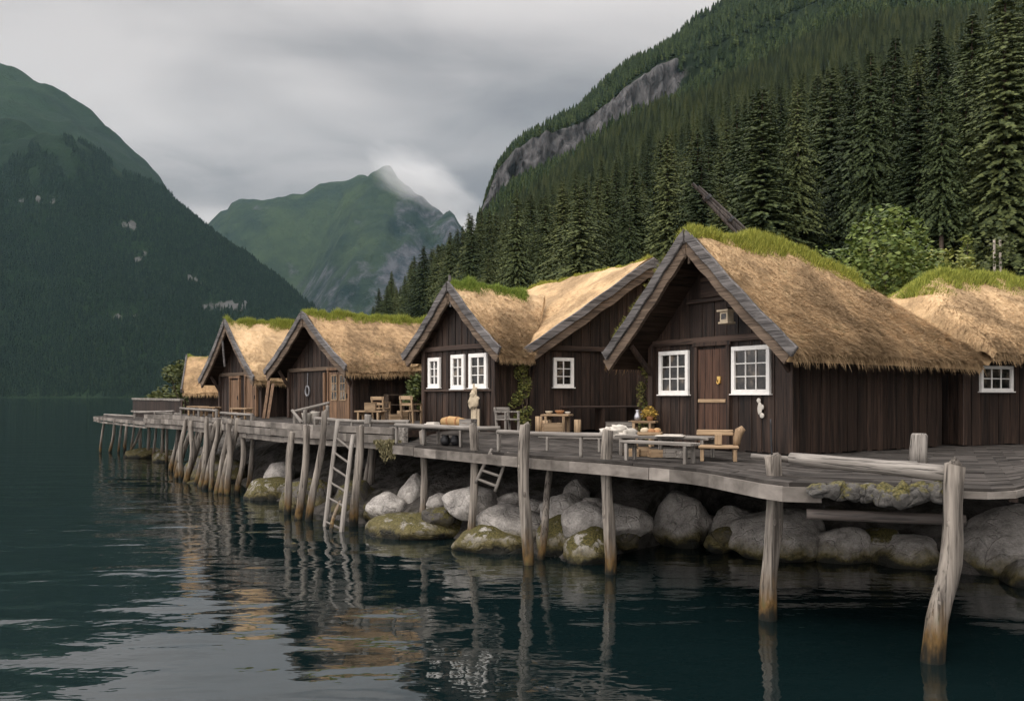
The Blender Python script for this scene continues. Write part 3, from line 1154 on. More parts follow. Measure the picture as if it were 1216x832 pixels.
# a tree whose bare trunk shows between the crowns, and one beside it
for px_, r_, h_, lab in ((1034, 84, 24, 'spruce with a tall bare brown trunk showing below its high crown'), (947, 104, 25, 'spruce with a thin bare trunk above the grassy roof ridge'), (1118, 74, 19, 'spruce whose bare lower trunk stands just behind the leafy bushes')):
    px_ = np.array([float(px_)]); r_ = np.array([float(r_)])
    t = thing('spruce_tree', lab, 'tree', (float((px_[0] - 608) / F * r_[0]), float(r_[0]), float(hill_z(px_, r_)[0]) - .3), 0.4)
    t.scale = (h_, h_, h_)
    m_ = MB()
    m_.tube([(0, 0, -0.02), (0, 0, 0.3), (0.002, 0, 0.65), (0, 0, 0.98)], [0.010, 0.009, 0.005, 0.001], 7)
    m_.build('trunk', M['bark_mid'], t)
    o = polys('crown', conifer_crown(int(px_[0]), 0.15, 0.30, 62, 18, 13), 4, M['conifer'], t)

# ---- the rest of the wood: one mass
rest = [i for i in range(len(kp)) if i not in bigset]
P1 = np.stack([(cpx_ - 608) / F * cr_, cr_, CZ_ - 0.4], -1)[rest]
S1 = Hs[rest]
n = 26000
qx = g.uniform(420, 1300, n)
qr = np.sqrt(g.uniform(520 ** 2, 1620 ** 2, n))
ok = (hill_rock(qx, qr) < 0.22 + 0.55 * g.random(n) ** 1.5) & (hill_T(qx, qr) > 0.03)
qx, qr = qx[ok], qr[ok]
qz = hill_z(qx, qr)
P2 = np.stack([(qx - 608) / F * qr, qr, qz - 0.5], -1)
S2 = g.uniform(10, 19, len(qx))
scatter('hillside_forest', np.concatenate([P1, P2[qr < 800]]), np.concatenate([S1, S2[qr < 800]]), [SPECIES[0][1], SPECIES[1][1], SPECIES[2][1], SPECIES[4][1]], M['conifer'])
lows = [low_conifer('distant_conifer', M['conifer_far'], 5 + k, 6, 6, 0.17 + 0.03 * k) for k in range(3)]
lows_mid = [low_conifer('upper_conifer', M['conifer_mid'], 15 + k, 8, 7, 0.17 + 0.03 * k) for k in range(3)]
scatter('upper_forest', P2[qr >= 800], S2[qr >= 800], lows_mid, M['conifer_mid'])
n = 42000
qx = g.uniform(-120, 500, n)
qr = np.sqrt(g.uniform(1500 ** 2, 2560 ** 2, n))
qz = left_z(qx, qr)
el_ = (qz - EYE) / qr
ok = (qz > 1) & (left_rock(qx, qr, qz) < 0.22 + 0.5 * g.random(n)) & (el_ < 0.27 * np.clip(interp_px(LT, qx) / 0.25, 0, 1) + 0.05 * vnoise(qx / 20, qr / 60, seed=4) + 0.02)
qx, qr, qz = qx[ok], qr[ok], qz[ok]
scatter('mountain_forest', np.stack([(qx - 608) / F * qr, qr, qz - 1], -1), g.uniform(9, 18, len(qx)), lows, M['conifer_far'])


# ---- leafy bushes
def leaf_cloud(seed, lobes, n, size):
    g = np.random.default_rng(seed)
    T = []
    wts = np.array([l[3] ** 2 for l in lobes]); wts = wts / wts.sum()
    pick = g.choice(len(lobes), n, p=wts)
    for k in pick:
        cx, cy, cz, rd = lobes[k]
        d = g.standard_normal(3); d /= np.linalg.norm(d)
        rr = rd * (0.45 + 0.62 * g.random() ** 0.5)
        p = np.array((cx, cy, cz)) + d * rr * np.array((1, 1, 1.05))
        nn = d + 0.9 * g.standard_normal(3); nn /= np.linalg.norm(nn)
        u = np.cross(nn, (0.1, 0.3, 1)); u /= np.linalg.norm(u) + 1e-6
        v = np.cross(nn, u)
        s = size * (0.6 + 0.8 * g.random())
        T.append((p - u * s * .5, p + v * s * .32, p + u * s * .7, p - v * s * .32))
    return np.array(T)


def bush(label, x, y, z, w_, h_, seed, mt='leaf', n=5200, size=0.13, group=None, name='leafy_bush', lobes=11, pointed=False):
    g = np.random.default_rng(seed)
    t = thing(name, label, 'bush', (x, y, z), 0, group)
    lb, st = [], MB()
    for k in range(lobes):
        f = (k + 0.5) / lobes
        a = g.random() * 6.28
        if pointed:
            rr = w_ * 0.42 * (1 - f) * g.random(); hz_ = h_ * (0.15 + 0.83 * f); rd = w_ * (0.30 * (1 - f) + 0.07)
        else:
            rr = w_ * 0.40 * math.sqrt(g.random()); hz_ = h_ * (0.22 + 0.68 * g.random() * (1 - (rr / w_) ** 2 * 1.5)); rd = w_ * (0.15 + 0.13 * g.random())
        c = (rr * math.cos(a), rr * math.sin(a), hz_, rd)
        lb.append(c)
        st.tube([(0.05 * math.cos(a), 0.05 * math.sin(a), -0.1), (c[0] * .4, c[1] * .4, hz_ * .5), c[:3]], [0.05, 0.03, 0.01], 5)
    st.build('stem', M['bark'], t)
    polys('foliage', leaf_cloud(seed, lb, n, size), 4, M[mt], t)
    return t

# ================================================================== cottages
class Roof:
    """height of the thatch over the plan of a cottage (local frame: x along the gable, y back along the ridge)"""
    def __init__(s, W, e, of, L, ob, eave, apex, hip_b=0.0, hip_f=0.0, sag=None, flare=0.12, seed=0, rounding=0.12):
        s.hw = W / 2 + e; s.y0 = -of; s.y1 = L + ob
        s.eave, s.apex, s.hb, s.hf, s.sag, s.flare, s.seed, s.rnd = eave, apex, hip_b, hip_f, sag or (lambda y: 0 * y), flare, seed, rounding

    def prof(s, x, y):
        x = np.asarray(x, float); y = np.asarray(y, float)
        u = np.sqrt(x * x + s.rnd ** 2) - s.rnd
        k = u / s.hw
        ap = s.apex + s.sag(y)
        z = ap + (s.eave - ap) * (k + s.flare * k * (1 - k) * 1.0)
        if s.hb:
            q = np.clip((s.y1 - y) / s.hb, 0, 1)
            zh = s.eave + (s.apex + 0.3 - s.eave) * np.sqrt(np.clip(1 - (1 - q) ** 2, 0, 1)) ** 1.25
            zh = np.where(q >= 1, 99, zh)
            z = s.smin(z, zh)
        if s.hf:
            q = np.clip((y - s.y0) / s.hf, 0, 1)
            zh = s.eave + (s.apex + 0.3 - s.eave) * np.sqrt(np.clip(1 - (1 - q) ** 2, 0, 1)) ** 1.25
            zh = np.where(q >= 1, 99, zh)
            z = s.smin(z, zh)
        return z

    @staticmethod
    def smin(a, b, k=0.25):
        h = np.clip(0.5 + 0.5 * (b - a) / k, 0, 1)
        return b * (1 - h) + a * h - k * h * (1 - h)

    def top(s, x, y):
        z = s.prof(x, y)
        z = z + 0.045 * fbm(np.asarray(x) * 1.5 + s.seed, np.asarray(y) * 1.5, oct=4, seed=s.seed) + 0.03 * vnoise(np.asarray(x) * .6, np.asarray(y) * .6 + s.seed, seed=s.seed + 3)
        d = s.hw - np.abs(x)
        z = z - 0.17 * np.clip(1 - d / 0.26, 0, 1) ** 2
        return z


def make_roof(root, rf, thick, straws=16000, grass=None, side='both', gseed=0, skew=None):
    cut = lambda x: np.interp(x, [0, rf.hw], skew) if skew else rf.y1 + 0 * x
    nx, ny = 61, int(26 + (rf.y1 - rf.y0) * 8)
    xs = np.linspace(-rf.hw, rf.hw, nx)
    ys = np.linspace(rf.y0, rf.y1, ny)
    X, Y = np.meshgrid(xs, ys, indexing='ij')
    Y = rf.y0 + (Y - rf.y0) * (cut(X) - rf.y0) / (rf.y1 - rf.y0)
    ZT = rf.top(X, Y)
    ZB = rf.prof(X, Y) - thick
    ins = 0.10
    XB = X * (rf.hw - ins) / rf.hw
    V = np.concatenate([np.stack([X, Y, ZT], -1).reshape(-1, 3), np.stack([XB, Y, ZB], -1).reshape(-1, 3)])
    nb = nx * ny
    f1 = grid_faces(nx, ny)
    f2 = grid_faces(nx, ny)[:, ::-1] + nb
    ed = []
    for i in range(nx - 1):
        a, b_ = i * ny, (i + 1) * ny
        ed.append((a, nb + a, nb + b_, b_)); ed.append((a + ny - 1, b_ + ny - 1, nb + b_ + ny - 1, nb + a + ny - 1))
    for j in range(ny - 1):
        a = j
        ed.append((a, a + 1, nb + a + 1, nb + a))
        a = (nx - 1) * ny + j
        ed.append((a, nb + a, nb + a + 1, a + 1))
    Fc = np.concatenate([f1[:, ::-1], f2[:, ::-1], np.array(ed)]).astype(np.int32)
    g = np.random.default_rng(gseed + 50)
    # straw ends lying down the slope
    n = straws
    x = rf.hw * np.sqrt(g.random(n)) * np.where(g.random(n) < 0.8, 1, -1) if side == 'right' else rf.hw * g.uniform(-1, 1, n)
    y = rf.y0 + (cut(x) - rf.y0) * g.random(n)
    ee = 0.03
    gx = (rf.prof(x + ee, y) - rf.prof(x - ee, y)) / (2 * ee)
    gy = (rf.prof(x, y + ee) - rf.prof(x, y - ee)) / (2 * ee)
    D = np.stack([-gx, -gy, -(gx ** 2 + gy ** 2)], -1)
    D /= np.linalg.norm(D, axis=1, keepdims=True) + 1e-6
    D += 0.28 * g.standard_normal((n, 3))
    Nn = np.stack([-gx, -gy, np.ones(n)], -1)
    Nn /= np.linalg.norm(Nn, axis=1, keepdims=True)
    P = np.stack([x, y, rf.top(x, y)], -1)
    ln = g.uniform(0.05, 0.16, n)[:, None]
    Sd = np.cross(D, Nn)
    wd = g.uniform(0.004, 0.009, n)[:, None]
    tip = P + D * ln + Nn * (0.008 + 0.028 * g.random(n)[:, None])
    Q = np.stack([P - Sd * wd - Nn * .01, P + Sd * wd - Nn * .01, tip], 1)
    # ragged eaves
    m = int((rf.y1 - rf.y0) * 260)
    ex = np.where(g.random(m) < (0.75 if side == 'right' else 0.5), 1, -1) * (rf.hw - 0.10 * g.random(m) ** 2)
    ey = rf.y0 + (cut(ex) - rf.y0) * g.random(m)
    zt_ = rf.top(ex, ey); zb_ = rf.prof(ex, ey) - thick
    ez = zb_ + (zt_ - zb_) * g.random(m)
    Pe = np.stack([ex, ey, ez], -1)
    De = np.stack([np.sign(ex) * 0.35, 0.25 * g.standard_normal(m), -np.ones(m)], -1)
    le = g.uniform(0.05, 0.20, m)[:, None]
    we = np.stack([np.zeros(m), g.uniform(.005, .012, m), np.zeros(m)], -1)
    Qe = np.stack([Pe - we, Pe + we, Pe + De * le], 1)
    ro = polys('thatch_roof', np.concatenate([Q, Qe]), 3, [M['thatch'], M['under']], root, True, (V, Fc))
    mi = np.zeros(len(ro.data.polygons), np.int32)
    mi[len(f1):len(f1) + len(f2)] = 1
    ro.data.polygons.foreach_set("material_index", mi)
    if grass:
        y_a, y_b, half, dens, hgt = grass
        n = int((y_b - y_a) * dens)
        x = g.normal(0, half * 0.55, n)
        y = g.uniform(y_a, y_b, n)
        edge = half * (0.75 + 0.45 * vnoise(y * 1.7, y * 0 + 3, seed=gseed))
        keep = np.abs(x) < edge * 1.35
        x, y = x[keep], y[keep]
        n = len(x)
        z = rf.top(x, y)
        cl = 0.65 + 0.5 * vnoise(x * 3.2, y * 3.2, seed=gseed + 2) + 0.25 * vnoise(x * 9, y * 9, seed=gseed + 4)
        h = hgt * np.clip(cl, 0.25, 1.4) * g.uniform(0.6, 1.15, n) * np.clip(1.25 - np.abs(x) / (half * 1.6), 0.35, 1)
        a = g.uniform(0, 6.28, n)
        ld = g.uniform(0.1, 0.7, n)
        B = np.stack([x, y, z - 0.03], -1)
        out_ = np.stack([np.cos(a) * ld + np.sign(x) * 0.35 * np.abs(x) / half, np.sin(a) * ld, np.ones(n) * 0.9], -1)
        out_ /= np.linalg.norm(out_, axis=1, keepdims=True)
        tip = B + out_ * h[:, None] - np.array((0, 0, 1)) * (ld ** 2 * h * 0.25)[:, None]
        a2 = g.uniform(0, 6.28, n)
        wv = np.stack([np.cos(a2), np.sin(a2), 0 * a2], -1) * g.uniform(.006, .013, n)[:, None]
        polys('ridge_grass', np.stack([B - wv, B + wv, tip], 1), 3, M['grass'], ro)
    return ro


def board_wall(mb, g, p0, p1, zb, ztop_fn, nrm, wmin=0.11, wmax=0.19, dep=0.03):
    """vertical boards from p0 to p1 (plan points); ztop_fn(plan point) gives the height of the board's head"""
    p0, p1 = np.array(p0, float), np.array(p1, float)
    ln = np.linalg.norm(p1 - p0)
    d = (p1 - p0) / ln
    nrm = np.array(nrm, float)
    s = 0.0
    k = 0
    while s < ln - 1e-3:
        wd = g.uniform(wmin, wmax)
        if ln - s - wd < 0.07:
            wd = ln - s
        a, b_ = p0 + d * (s + 0.003), p0 + d * (s + wd - 0.003)
        off = (0.014 if k % 2 else 0.0) + g.uniform(0, 0.006)
        za, zb2 = float(ztop_fn(a)), float(ztop_fn(b_))
        lo = zb + g.uniform(-0.02, 0.015)
        ai, ao = a + nrm * (off - dep), a + nrm * off
        bi, bo = b_ + nrm * (off - dep), b_ + nrm * off
        if max(za, zb2) > lo + 0.05:
            mb.hexa([(*ao, lo), (*bo, lo), (*bi, lo), (*ai, lo), (*ao, za), (*bo, zb2), (*bi, zb2), (*ai, za)])
        s += wd
        k += 1


def window(root, W2, s0, s1, z0, z1, cols, rows, face='front', y=0.0, fr=0.075, opened=0.0, name='window', mullion=False):
    """window on the wall: s measured from the right corner; frame (part) with its pane (sub-part)"""
    x0, x1 = W2 - s1, W2 - s0
    m = MB()
    yy = y - 0.045
    D = 0.07
    # outer frame
    m.box(((x0 + x1) / 2, yy, z1 - fr / 2), (x1 - x0, D, fr))
    m.box(((x0 + x1) / 2, yy, z0 + fr / 2), (x1 - x0, D, fr))
    for xc in (x0 + fr / 2, x1 - fr / 2):
        m.box((xc, yy, (z0 + z1) / 2), (fr, D, z1 - z0 - 2 * fr - 0.002))
    m.box(((x0 + x1) / 2, yy - 0.012, z0 - 0.012), (x1 - x0 + 0.06, D + 0.04, 0.025))
    ix0, ix1, iz0, iz1 = x0 + fr, x1 - fr, z0 + fr, z1 - fr
    for c in range(1, cols):
        xc = ix0 + (ix1 - ix0) * c / cols
        wd = 0.045 if (mullion and c * 2 == cols) else 0.022
        m.box((xc, yy + 0.004, (iz0 + iz1) / 2), (wd, 0.035, iz1 - iz0 - 0.002))
    for r in range(1, rows):
        zc = iz0 + (iz1 - iz0) * r / rows
        m.box(((ix0 + ix1) / 2, yy + 0.006, zc), (ix1 - ix0 - 0.002, 0.028, 0.022))
    f = m.build(name, M['white'], root, bevel=0.006)
    p = MB()
    p.box(((ix0 + ix1) / 2, yy + 0.018, (iz0 + iz1) / 2), (ix1 - ix0 - 0.004, 0.008, iz1 - iz0 - 0.004))
    p.build('pane', M['glass'], f)
    return f


def bargeboard(root, rf, sgn, y, thick, wd=0.20, dep=0.07, mt='barge', lift=0.04, inner=True, name='bargeboard', over=0.10):
    """board along the gable edge of the thatch, following its curve"""
    k = 14
    pts = []
    for i in range(k + 1):
        x = sgn * (rf.hw + over) * i / k
        z = float(rf.prof(np.array([x]), np.array([y]))[0])
        if abs(x) > rf.hw:
            z1_ = float(rf.prof(np.array([sgn * rf.hw]), np.array([y]))[0]); z0_ = float(rf.prof(np.array([sgn * (rf.hw - .2)]), np.array([y]))[0])
            z = z1_ + (z1_ - z0_) / .2 * (abs(x) - rf.hw)
        pts.append((x, z + lift + 0.012 * math.sin(i * 1.7 + rf.seed)))
    m = MB()
    V, Fs = [], []
    for i, (x, z) in enumerate(pts):
        a = pts[max(i - 1, 0)]; b_ = pts[min(i + 1, k)]
        tx, tz = b_[0] - a[0], b_[1] - a[1]
        ll = math.hypot(tx, tz)
        nx_, nz_ = (-tz / ll, tx / ll) if sgn > 0 else (tz / ll, -tx / ll)
        ww = wd * (1 + 0.04 * math.sin(i * 2.3 + rf.seed))
        if i == 0:
            nx_, nz_ = 0, 1.0
            ww *= 1.3
            x = 0.012 * sgn
        for (dy, dn) in ((0, 0), (dep, 0), (dep, -ww), (0, -ww)):
            V.append((x + nx_ * dn, y - dep + dy, z + nz_ * dn))
    for i in range(k):
        for j in range(4):
            q = (i * 4 + j, i * 4 + (j + 1) % 4, (i + 1) * 4 + (j + 1) % 4, (i + 1) * 4 + j)
            Fs.append(q if sgn > 0 else q[::-1])
    Fs.append((0, 3, 2, 1)); Fs.append((k * 4, k * 4 + 1, k * 4 + 2, k * 4 + 3))
    m.add(V, Fs)
    o = m.build(name, M[mt], root, bevel=0.012)
    return o


def cottage(label, corner, rz, W, L, zb, eave, apex, of, ob, e, thick=0.30, wallh=None, hip_b=0.0, hip_f=0.0, sag=None, flare=0.12, seed=0,
            grass=None, straws=16000, inner=True, front=True, group='thatched cottages on the wharf', corner_side='right', post=True, floor=0.0, barges=(1, -1), skew=None, bover=0.10):
    """corner = front right corner of the walls"""
    xl = Vector((math.cos(rz), math.sin(rz), 0))
    org = Vector((corner[0], corner[1], zb)) - xl * (W / 2 if corner_side == 'right' else -W / 2)
    root = thing('thatched_cottage', label, 'cottage', org, rz, group)
    rf = Roof(W, e, of, L, ob, eave - zb, apex - zb, hip_b, hip_f, sag, flare, seed)
    g = np.random.default_rng(seed + 5)
    W2 = W / 2
    under = lambda p: rf.prof(np.array([p[0]]), np.array([p[1]]))[0] - thick - 0.012
    m = MB()
    board_wall(m, g, (-W2, 0), (W2, 0), floor, under, (0, -1))
    board_wall(m, g, (W2, 0.0), (W2, L), floor, under, (1, 0))
    board_wall(m, g, (-W2, L), (-W2, 0.0), floor, under, (-1, 0))
    board_wall(m, g, (W2, L), (-W2, L), floor, under, (0, 1))
    m.build('wall', M['plank'], root)
    # dark lining behind the boards closes the gaps
    m = MB()
    d = 0.045
    zt = float(under((W2 - d, 0.1)))
    V = [(-W2 + d, d, floor), (W2 - d, d, floor), (W2 - d, L - d, floor), (-W2 + d, L - d, floor)]
    rid = float(under((0, 0.1)))
    ridb = float(under((0, L - 0.1))); ztb = float(under((W2 - d, L - 0.1)))
    V += [(-W2 + d, d, zt), (W2 - d, d, zt), (W2 - d, L - d, ztb), (-W2 + d, L - d, ztb), (0, d, rid), (0, L - d, ridb)]
    m.add(V, [(0, 1, 5, 8, 4), (1, 2, 6, 5), (2, 3, 7, 9, 6), (3, 0, 4, 7)])
    m.build('wall_lining', M['iron'], root)
    ro = make_roof(root, rf, thick, straws, grass, 'right', seed, skew)
    if not hip_f:
        for sgn in barges:
            bargeboard(root, rf, sgn, rf.y0 - 0.005, thick, over=bover if not isinstance(bover, tuple) else bover[0 if sgn > 0 else 1])
            bargeboard(root, rf, sgn, rf.y0 + 0.065, thick, 0.27, 0.08, 'barge_in', lift=-0.135, name='gable_rafter', over=0.02)
        if of > 0.35:
            for sgn in (1, -1):
                x = sgn * (W2 - 0.05)
                mm = MB()
                zz_ = float(under((x, -0.1)))
                mm.bar((x, -0.02, zz_ - 0.75), (x, rf.y0 + 0.18, zz_ - 0.09), 0.09, 0.10)
                mm.build('eave_brace', M['plank'], root, bevel=0.01)
    if post:
        for sgn in (1, -1):
            mm = MB()
            mm.box((sgn * (W2 - 0.03), -0.03, (float(under((W2, 0))) + floor) / 2), (0.14, 0.14, float(under((W2, 0))) - floor))
            mm.build('corner_post', M['plank'], root, bevel=0.012)
    return root, rf, W2, under


def tie_beam(root, W2, z, y=-0.05, h=0.13, x0=None, x1=None, mt='plank_x', name='tie_beam'):
    m = MB()
    x0 = -W2 if x0 is None else x0
    x1 = W2 if x1 is None else x1
    m.box(((x0 + x1) / 2, y, z), (x1 - x0, 0.10, h))
    return m.build(name, M[mt], root, bevel=0.012)


def door(root, W2, s0, s1, z0, z1, mt='door', frame_mt='plank', handle='ring', y=0.0, bars=()):
    x0, x1 = W2 - s1, W2 - s0
    g = np.random.default_rng(int(s0 * 100) + 3)
    m = MB()
    n = max(3, int((x1 - x0) / 0.16))
    for i in range(n):
        a, b_ = x0 + (x1 - x0) * i / n + 0.004, x0 + (x1 - x0) * (i + 1) / n - 0.004
        m.box(((a + b_) / 2, y - 0.042 - g.uniform(0, 0.006), (z0 + z1) / 2), (b_ - a, 0.03, z1 - z0))
    d = m.build('door', M[mt], root, bevel=0.004)
    f = MB()
    for xc in (x0 - 0.045, x1 + 0.045):
        f.box((xc, y - 0.05, (z0 + z1) / 2 + 0.03), (0.085, 0.11, z1 - z0 + 0.06))
    f.box(((x0 + x1) / 2, y - 0.052, z1 + 0.105), (x1 - x0 + 0.24, 0.115, 0.09))
    f.build('door_frame', M[frame_mt], root, bevel=0.01)
    for zb_ in bars:
        q = MB()
        q.box(((x0 + x1) / 2, y - 0.075, zb_), (x1 - x0 - 0.04, 0.035, 0.07))
        q.build('crossbar', M['tan_x'], d, bevel=0.008)
    if handle == 'ring':
        q = MB()
        c = (x1 - 0.2, y - 0.07, z0 + (z1 - z0) * 0.69)
        q.box(c, (0.09, 0.02, 0.14))
        for k in range(10):
            a0, a1 = k * 0.628, (k + 1) * 0.628
            q.tube([(c[0] + .04 * math.cos(a0), c[1] - .022, c[2] - .04 + .045 * math.sin(a0)), (c[0] + .04 * math.cos(a1), c[1] - .022, c[2] - .04 + .045 * math.sin(a1))], 0.010, 6)
        q.build('knocker', M['brass'], d)
    else:
        q = MB()
        q.box((x1 - 0.1, y - 0.075, z0 + (z1 - z0) * .5), (0.03, 0.04, 0.14))
        q.build('handle', M['iron'], d)
    return d


def finial(root, y, z, h=0.22, mt='barge'):
    m = MB()
    m.tube([(0, y, z), (0.01, y, z + h * .5), (0, y, z + h)], [0.05, 0.045, 0.03], 7, 0.2)
    m.build('finial', M[mt], root)


# ------------------------------------------------ main cottage
TH1 = R(-56.5)
sag1 = lambda y: -0.62 * smooth01((np.asarray(y) - 2.2) / 2.6) + 0.03 * np.sin(np.asarray(y) * 1.9)
h1, rf1, W2, under1 = cottage('largest dark plank cottage with brown door, two white windows and thick thatch', (5.19, 15.5), TH1, 3.78, 4.9, 2.0, 3.93, 6.36, 0.85, 0.55, 0.62,
                     thick=0.34, hip_b=2.3, sag=sag1, seed=1, straws=90000, grass=(-0.9, 4.6, 0.50, 8000, 0.26), floor=0.02, bover=(0.16, 0.0))
window(h1, W2, 0.50, 1.44, 1.14, 2.07, 3, 3, fr=0.085)
window(h1, W2, 2.62, 3.50, 1.13, 2.06, 3, 3, fr=0.085)
door(h1, W2, 1.56, 2.34, 0.03, 2.05, bars=(1.0,))
tie_beam(h1, W2, 2.24, x0=-W2 + 0.1, x1=W2 - 0.1)
tie_beam(h1, W2, 3.05, x0=-0.75, x1=0.55, h=0.08)
m = MB()
m.box((-0.12, -0.03, 3.32), (0.55, 0.05, 0.42))
m.build('loft_hatch', M['plank_x'], h1, bevel=0.01)
m = MB()
m.box((0, rf1.y0 + 0.08, 4.36 - 0.52), (0.05, 0.05, 0.26))
m.build('gable_pendant', M['barge_in'], h1, bevel=0.01)
g = np.random.default_rng(12)
n = 2600
f_ = g.random(n)
f_ = f_[vnoise(f_ * 14, f_ * 0, seed=8) > -0.25]
n = len(f_)
x_ = -(0.5 + f_ * (rf1.hw - 0.5)) + g.normal(0, .02, n)
y_ = rf1.y0 + g.uniform(-.06, .12, n)
B = np.stack([x_, y_, rf1.prof(x_, y_) + .015], -1)
D = np.stack([g.normal(-.45, .35, n), g.normal(-.2, .35, n), g.uniform(.3, 1, n)], -1)
D /= np.linalg.norm(D, axis=1, keepdims=True)
wv_ = np.stack([g.normal(0, .009, n), g.normal(0, .009, n), 0 * f_], -1)
polys('edge_grass', np.stack([B - wv_, B + wv_, B + D * g.uniform(.04, .13, n)[:, None]], 1), 3, M['moss'], h1)
# carved fish on the wall
m = MB()
fx, fz = W2 - 0.74, 0.86
m.blob((fx, -0.055, fz), (0.055, 0.022, 0.125), 3, 0.12)
m.blob((fx - 0.03, -0.055, fz + 0.15), (0.05, 0.016, 0.05), 4, 0.1)
m.blob((fx + 0.05, -0.055, fz - 0.13), (0.05, 0.016, 0.05), 5, 0.1)
m.blob((fx + 0.06, -0.055, fz + 0.03), (0.035, 0.016, 0.05), 6, 0.1)
fish = m.build('wall_carving', M['cream'], None, smooth=True)
fish.matrix_world = Matrix.LocRotScale(h1.location, h1.rotation_euler, None)
tag(fish, 'small white fish-shaped carving on the dark wall under the right window', 'carving')
# lantern box on the gable
ln = thing('lantern', 'small pale wooden lantern box hanging under the main gable', 'lantern', (0, 0, 0))
loc = Matrix.LocRotScale(h1.location, h1.rotation_euler, None) @ Vector((W2 - 1.30, -0.35, 2.50))
ln.location = loc
ln.rotation_euler = h1.rotation_euler
m = MB()
m.box((0, 0, 0.14), (0.20, 0.18, 0.20)); m.box((0, 0, 0.255), (0.29, 0.27, 0.04)); m.box((0, 0, 0.02), (0.25, 0.23, 0.04))
m.build('case', M['bone'], ln, bevel=0.008)
m = MB(); m.box((0, -0.093, 0.14), (0.12, 0.008, 0.11)); m.build('pane', M['glass'], ln)
m = MB(); m.box((0, 0.16, 0.30), (0.05, 0.34, 0.05)); m.build('bracket', M['plank_x'], ln)

# ------------------------------------------------ cottage at the right edge
TH0 = R(-67)
sag0 = lambda y: 0.10 * np.clip(np.asarray(y), 0, 5) / 5 - 0.1
h0, rf0, W0, under0 = cottage('low dark cottage at the right edge with one small white window under grassy thatch', (9.93, 18.45), TH0, 4.7, 9.0, 2.0, 4.12, 6.25, -0.06, 0.6, 0.62,
                     thick=0.34, hip_f=3.6, sag=sag0, seed=4, straws=60000, grass=(0.9, 9.0, 0.75, 5200, 0.26), floor=0.02)
# window on the long wall: build in the wall's own frame
f = window(h0, 0, 0, 1.03, 0, 0.57, 3, 2, fr=0.07)
f.location = (W0, 1.44, 1.20); f.rotation_euler = (0, 0, R(90))

# ------------------------------------------------ small cottage with three windows
TH2 = R(-50)
sag2 = lambda y: -0.05 * smooth01(np.asarray(y) / 2) + 0.02 * np.sin(np.asarray(y) * 2)
h2, rf2, W22, under2 = cottage('small gabled cottage with three narrow white windows in a row', (-0.37, 20.5), TH2, 3.1, 3.6, 2.22, 4.2, 5.98, 0.32, 0.0, 0.50,
                     thick=0.30, sag=sag2, seed=2, straws=26000, skew=(3.0, 0.75), grass=(-0.3, 2.2, 0.34, 5600, 0.24), flare=0.22)
for s0, s1, c, a, b_ in ((0.32, 1.05, 2, 1.08, 1.94), (1.25, 1.82, 2, 1.06, 1.94), (2.32, 2.86, 2, 1.10, 1.90)):
    window(h2, W22, s0, s1, a, b_, c, 3, fr=0.10, mullion=True)
tie_beam(h2, W22, 2.12, x0=-W22 + .1, x1=W22 - .1)
tie_beam(h2, W22, 1.02, x0=-W22 + .1, x1=W22 - .1, h=0.06)
finial(h2, -0.3, 3.74)
m = MB(); m.box((0, -0.26, 3.3), (0.05, 0.05, 0.3)); m.build('gable_pendant', M['barge'], h2, bevel=0.01)

# ------------------------------------------------ big joined wing
THW = R(28)
hw_, rfw, WW, underw = cottage('broad steep gable joined behind the small cottage, with one small white window', (0.42, 21.2), THW, 7.0, 7.0, 2.22, 4.15, 6.72, 0.5, 0.3, 0.45,
                     thick=0.32, seed=3, straws=40000, grass=(-0.4, 6.5, 0.14, 1500, 0.16), corner_side='left', flare=0.05)
f = window(hw_, WW, 7.0 - 1.30, 7.0 - 0.70, 1.10, 1.86, 2, 3, fr=0.085)
tie_beam(hw_, WW, 2.10, x0=-WW + .1, x1=WW - .1)

# ------------------------------------------------ cottage with the lit brown doorway
TH3 = R(-50)
h3, rf3, W3, under3 = cottage('brown cottage with glazed double doors and grass-topped thatch, fourth cottage from the right', (-4.96, 26.5), TH3, 4.6, 6.2, 2.32, 4.0, 5.86, 0.62, 0.3, 0.60,
                     thick=0.32, seed=6, straws=20000, grass=(-0.6, 6.0, 0.42, 4200, 0.27), flare=0.22)
d3 = door(h3, W3, 0.25, 1.55, 0.02, 1.55, mt='door_tan', frame_mt='door_tan', handle='bar')
for k, xc in enumerate((W3 - 0.62, W3 - 1.18)):
    m = MB()
    m.box((xc, -0.068, 1.05), (0.34, 0.02, 0.75))
    m.build('door_pane', M['glass'], d3)
    m = MB()
    for dx in (-.18, 0, .18):
        m.box((xc + dx, -0.075, 1.05), (0.035, 0.025, 0.80))
    for dz in (-.4, -.12, .14, .4):
        m.box((xc, -0.078, 1.05 + dz), (0.40, 0.02, 0.035))
    m.build('glazing_bar', M['tan_z'], d3)
tie_beam(h3, W3, 1.68, mt='barge_in')
m = MB(); m.box((W3 - 1.9, -0.05, 0.8), (0.12, 0.06, 1.5)); m.build('leaning_board', M['door_tan'], h3)
mx3 = Matrix.LocRotScale(h3.location, h3.rotation_euler, None)
lamp = thing('wall_lamp', 'small glowing lamp above the glazed double doors', 'lamp', mx3 @ Vector((W3 - 0.55, -0.16, 1.86)), TH3)
m = MB(); m.box((0, 0.08, 0.05), (0.05, 0.16, 0.04)); m.build('bracket', M['iron'], lamp)
em, et, eb = mat('lamp_glow')
eb.inputs["Base Color"].default_value = (0.9, 0.8, 0.6, 1)
eb.inputs["Emission Color"].default_value = (1, 0.85, 0.6, 1)
eb.inputs["Emission Strength"].default_value = 0.9
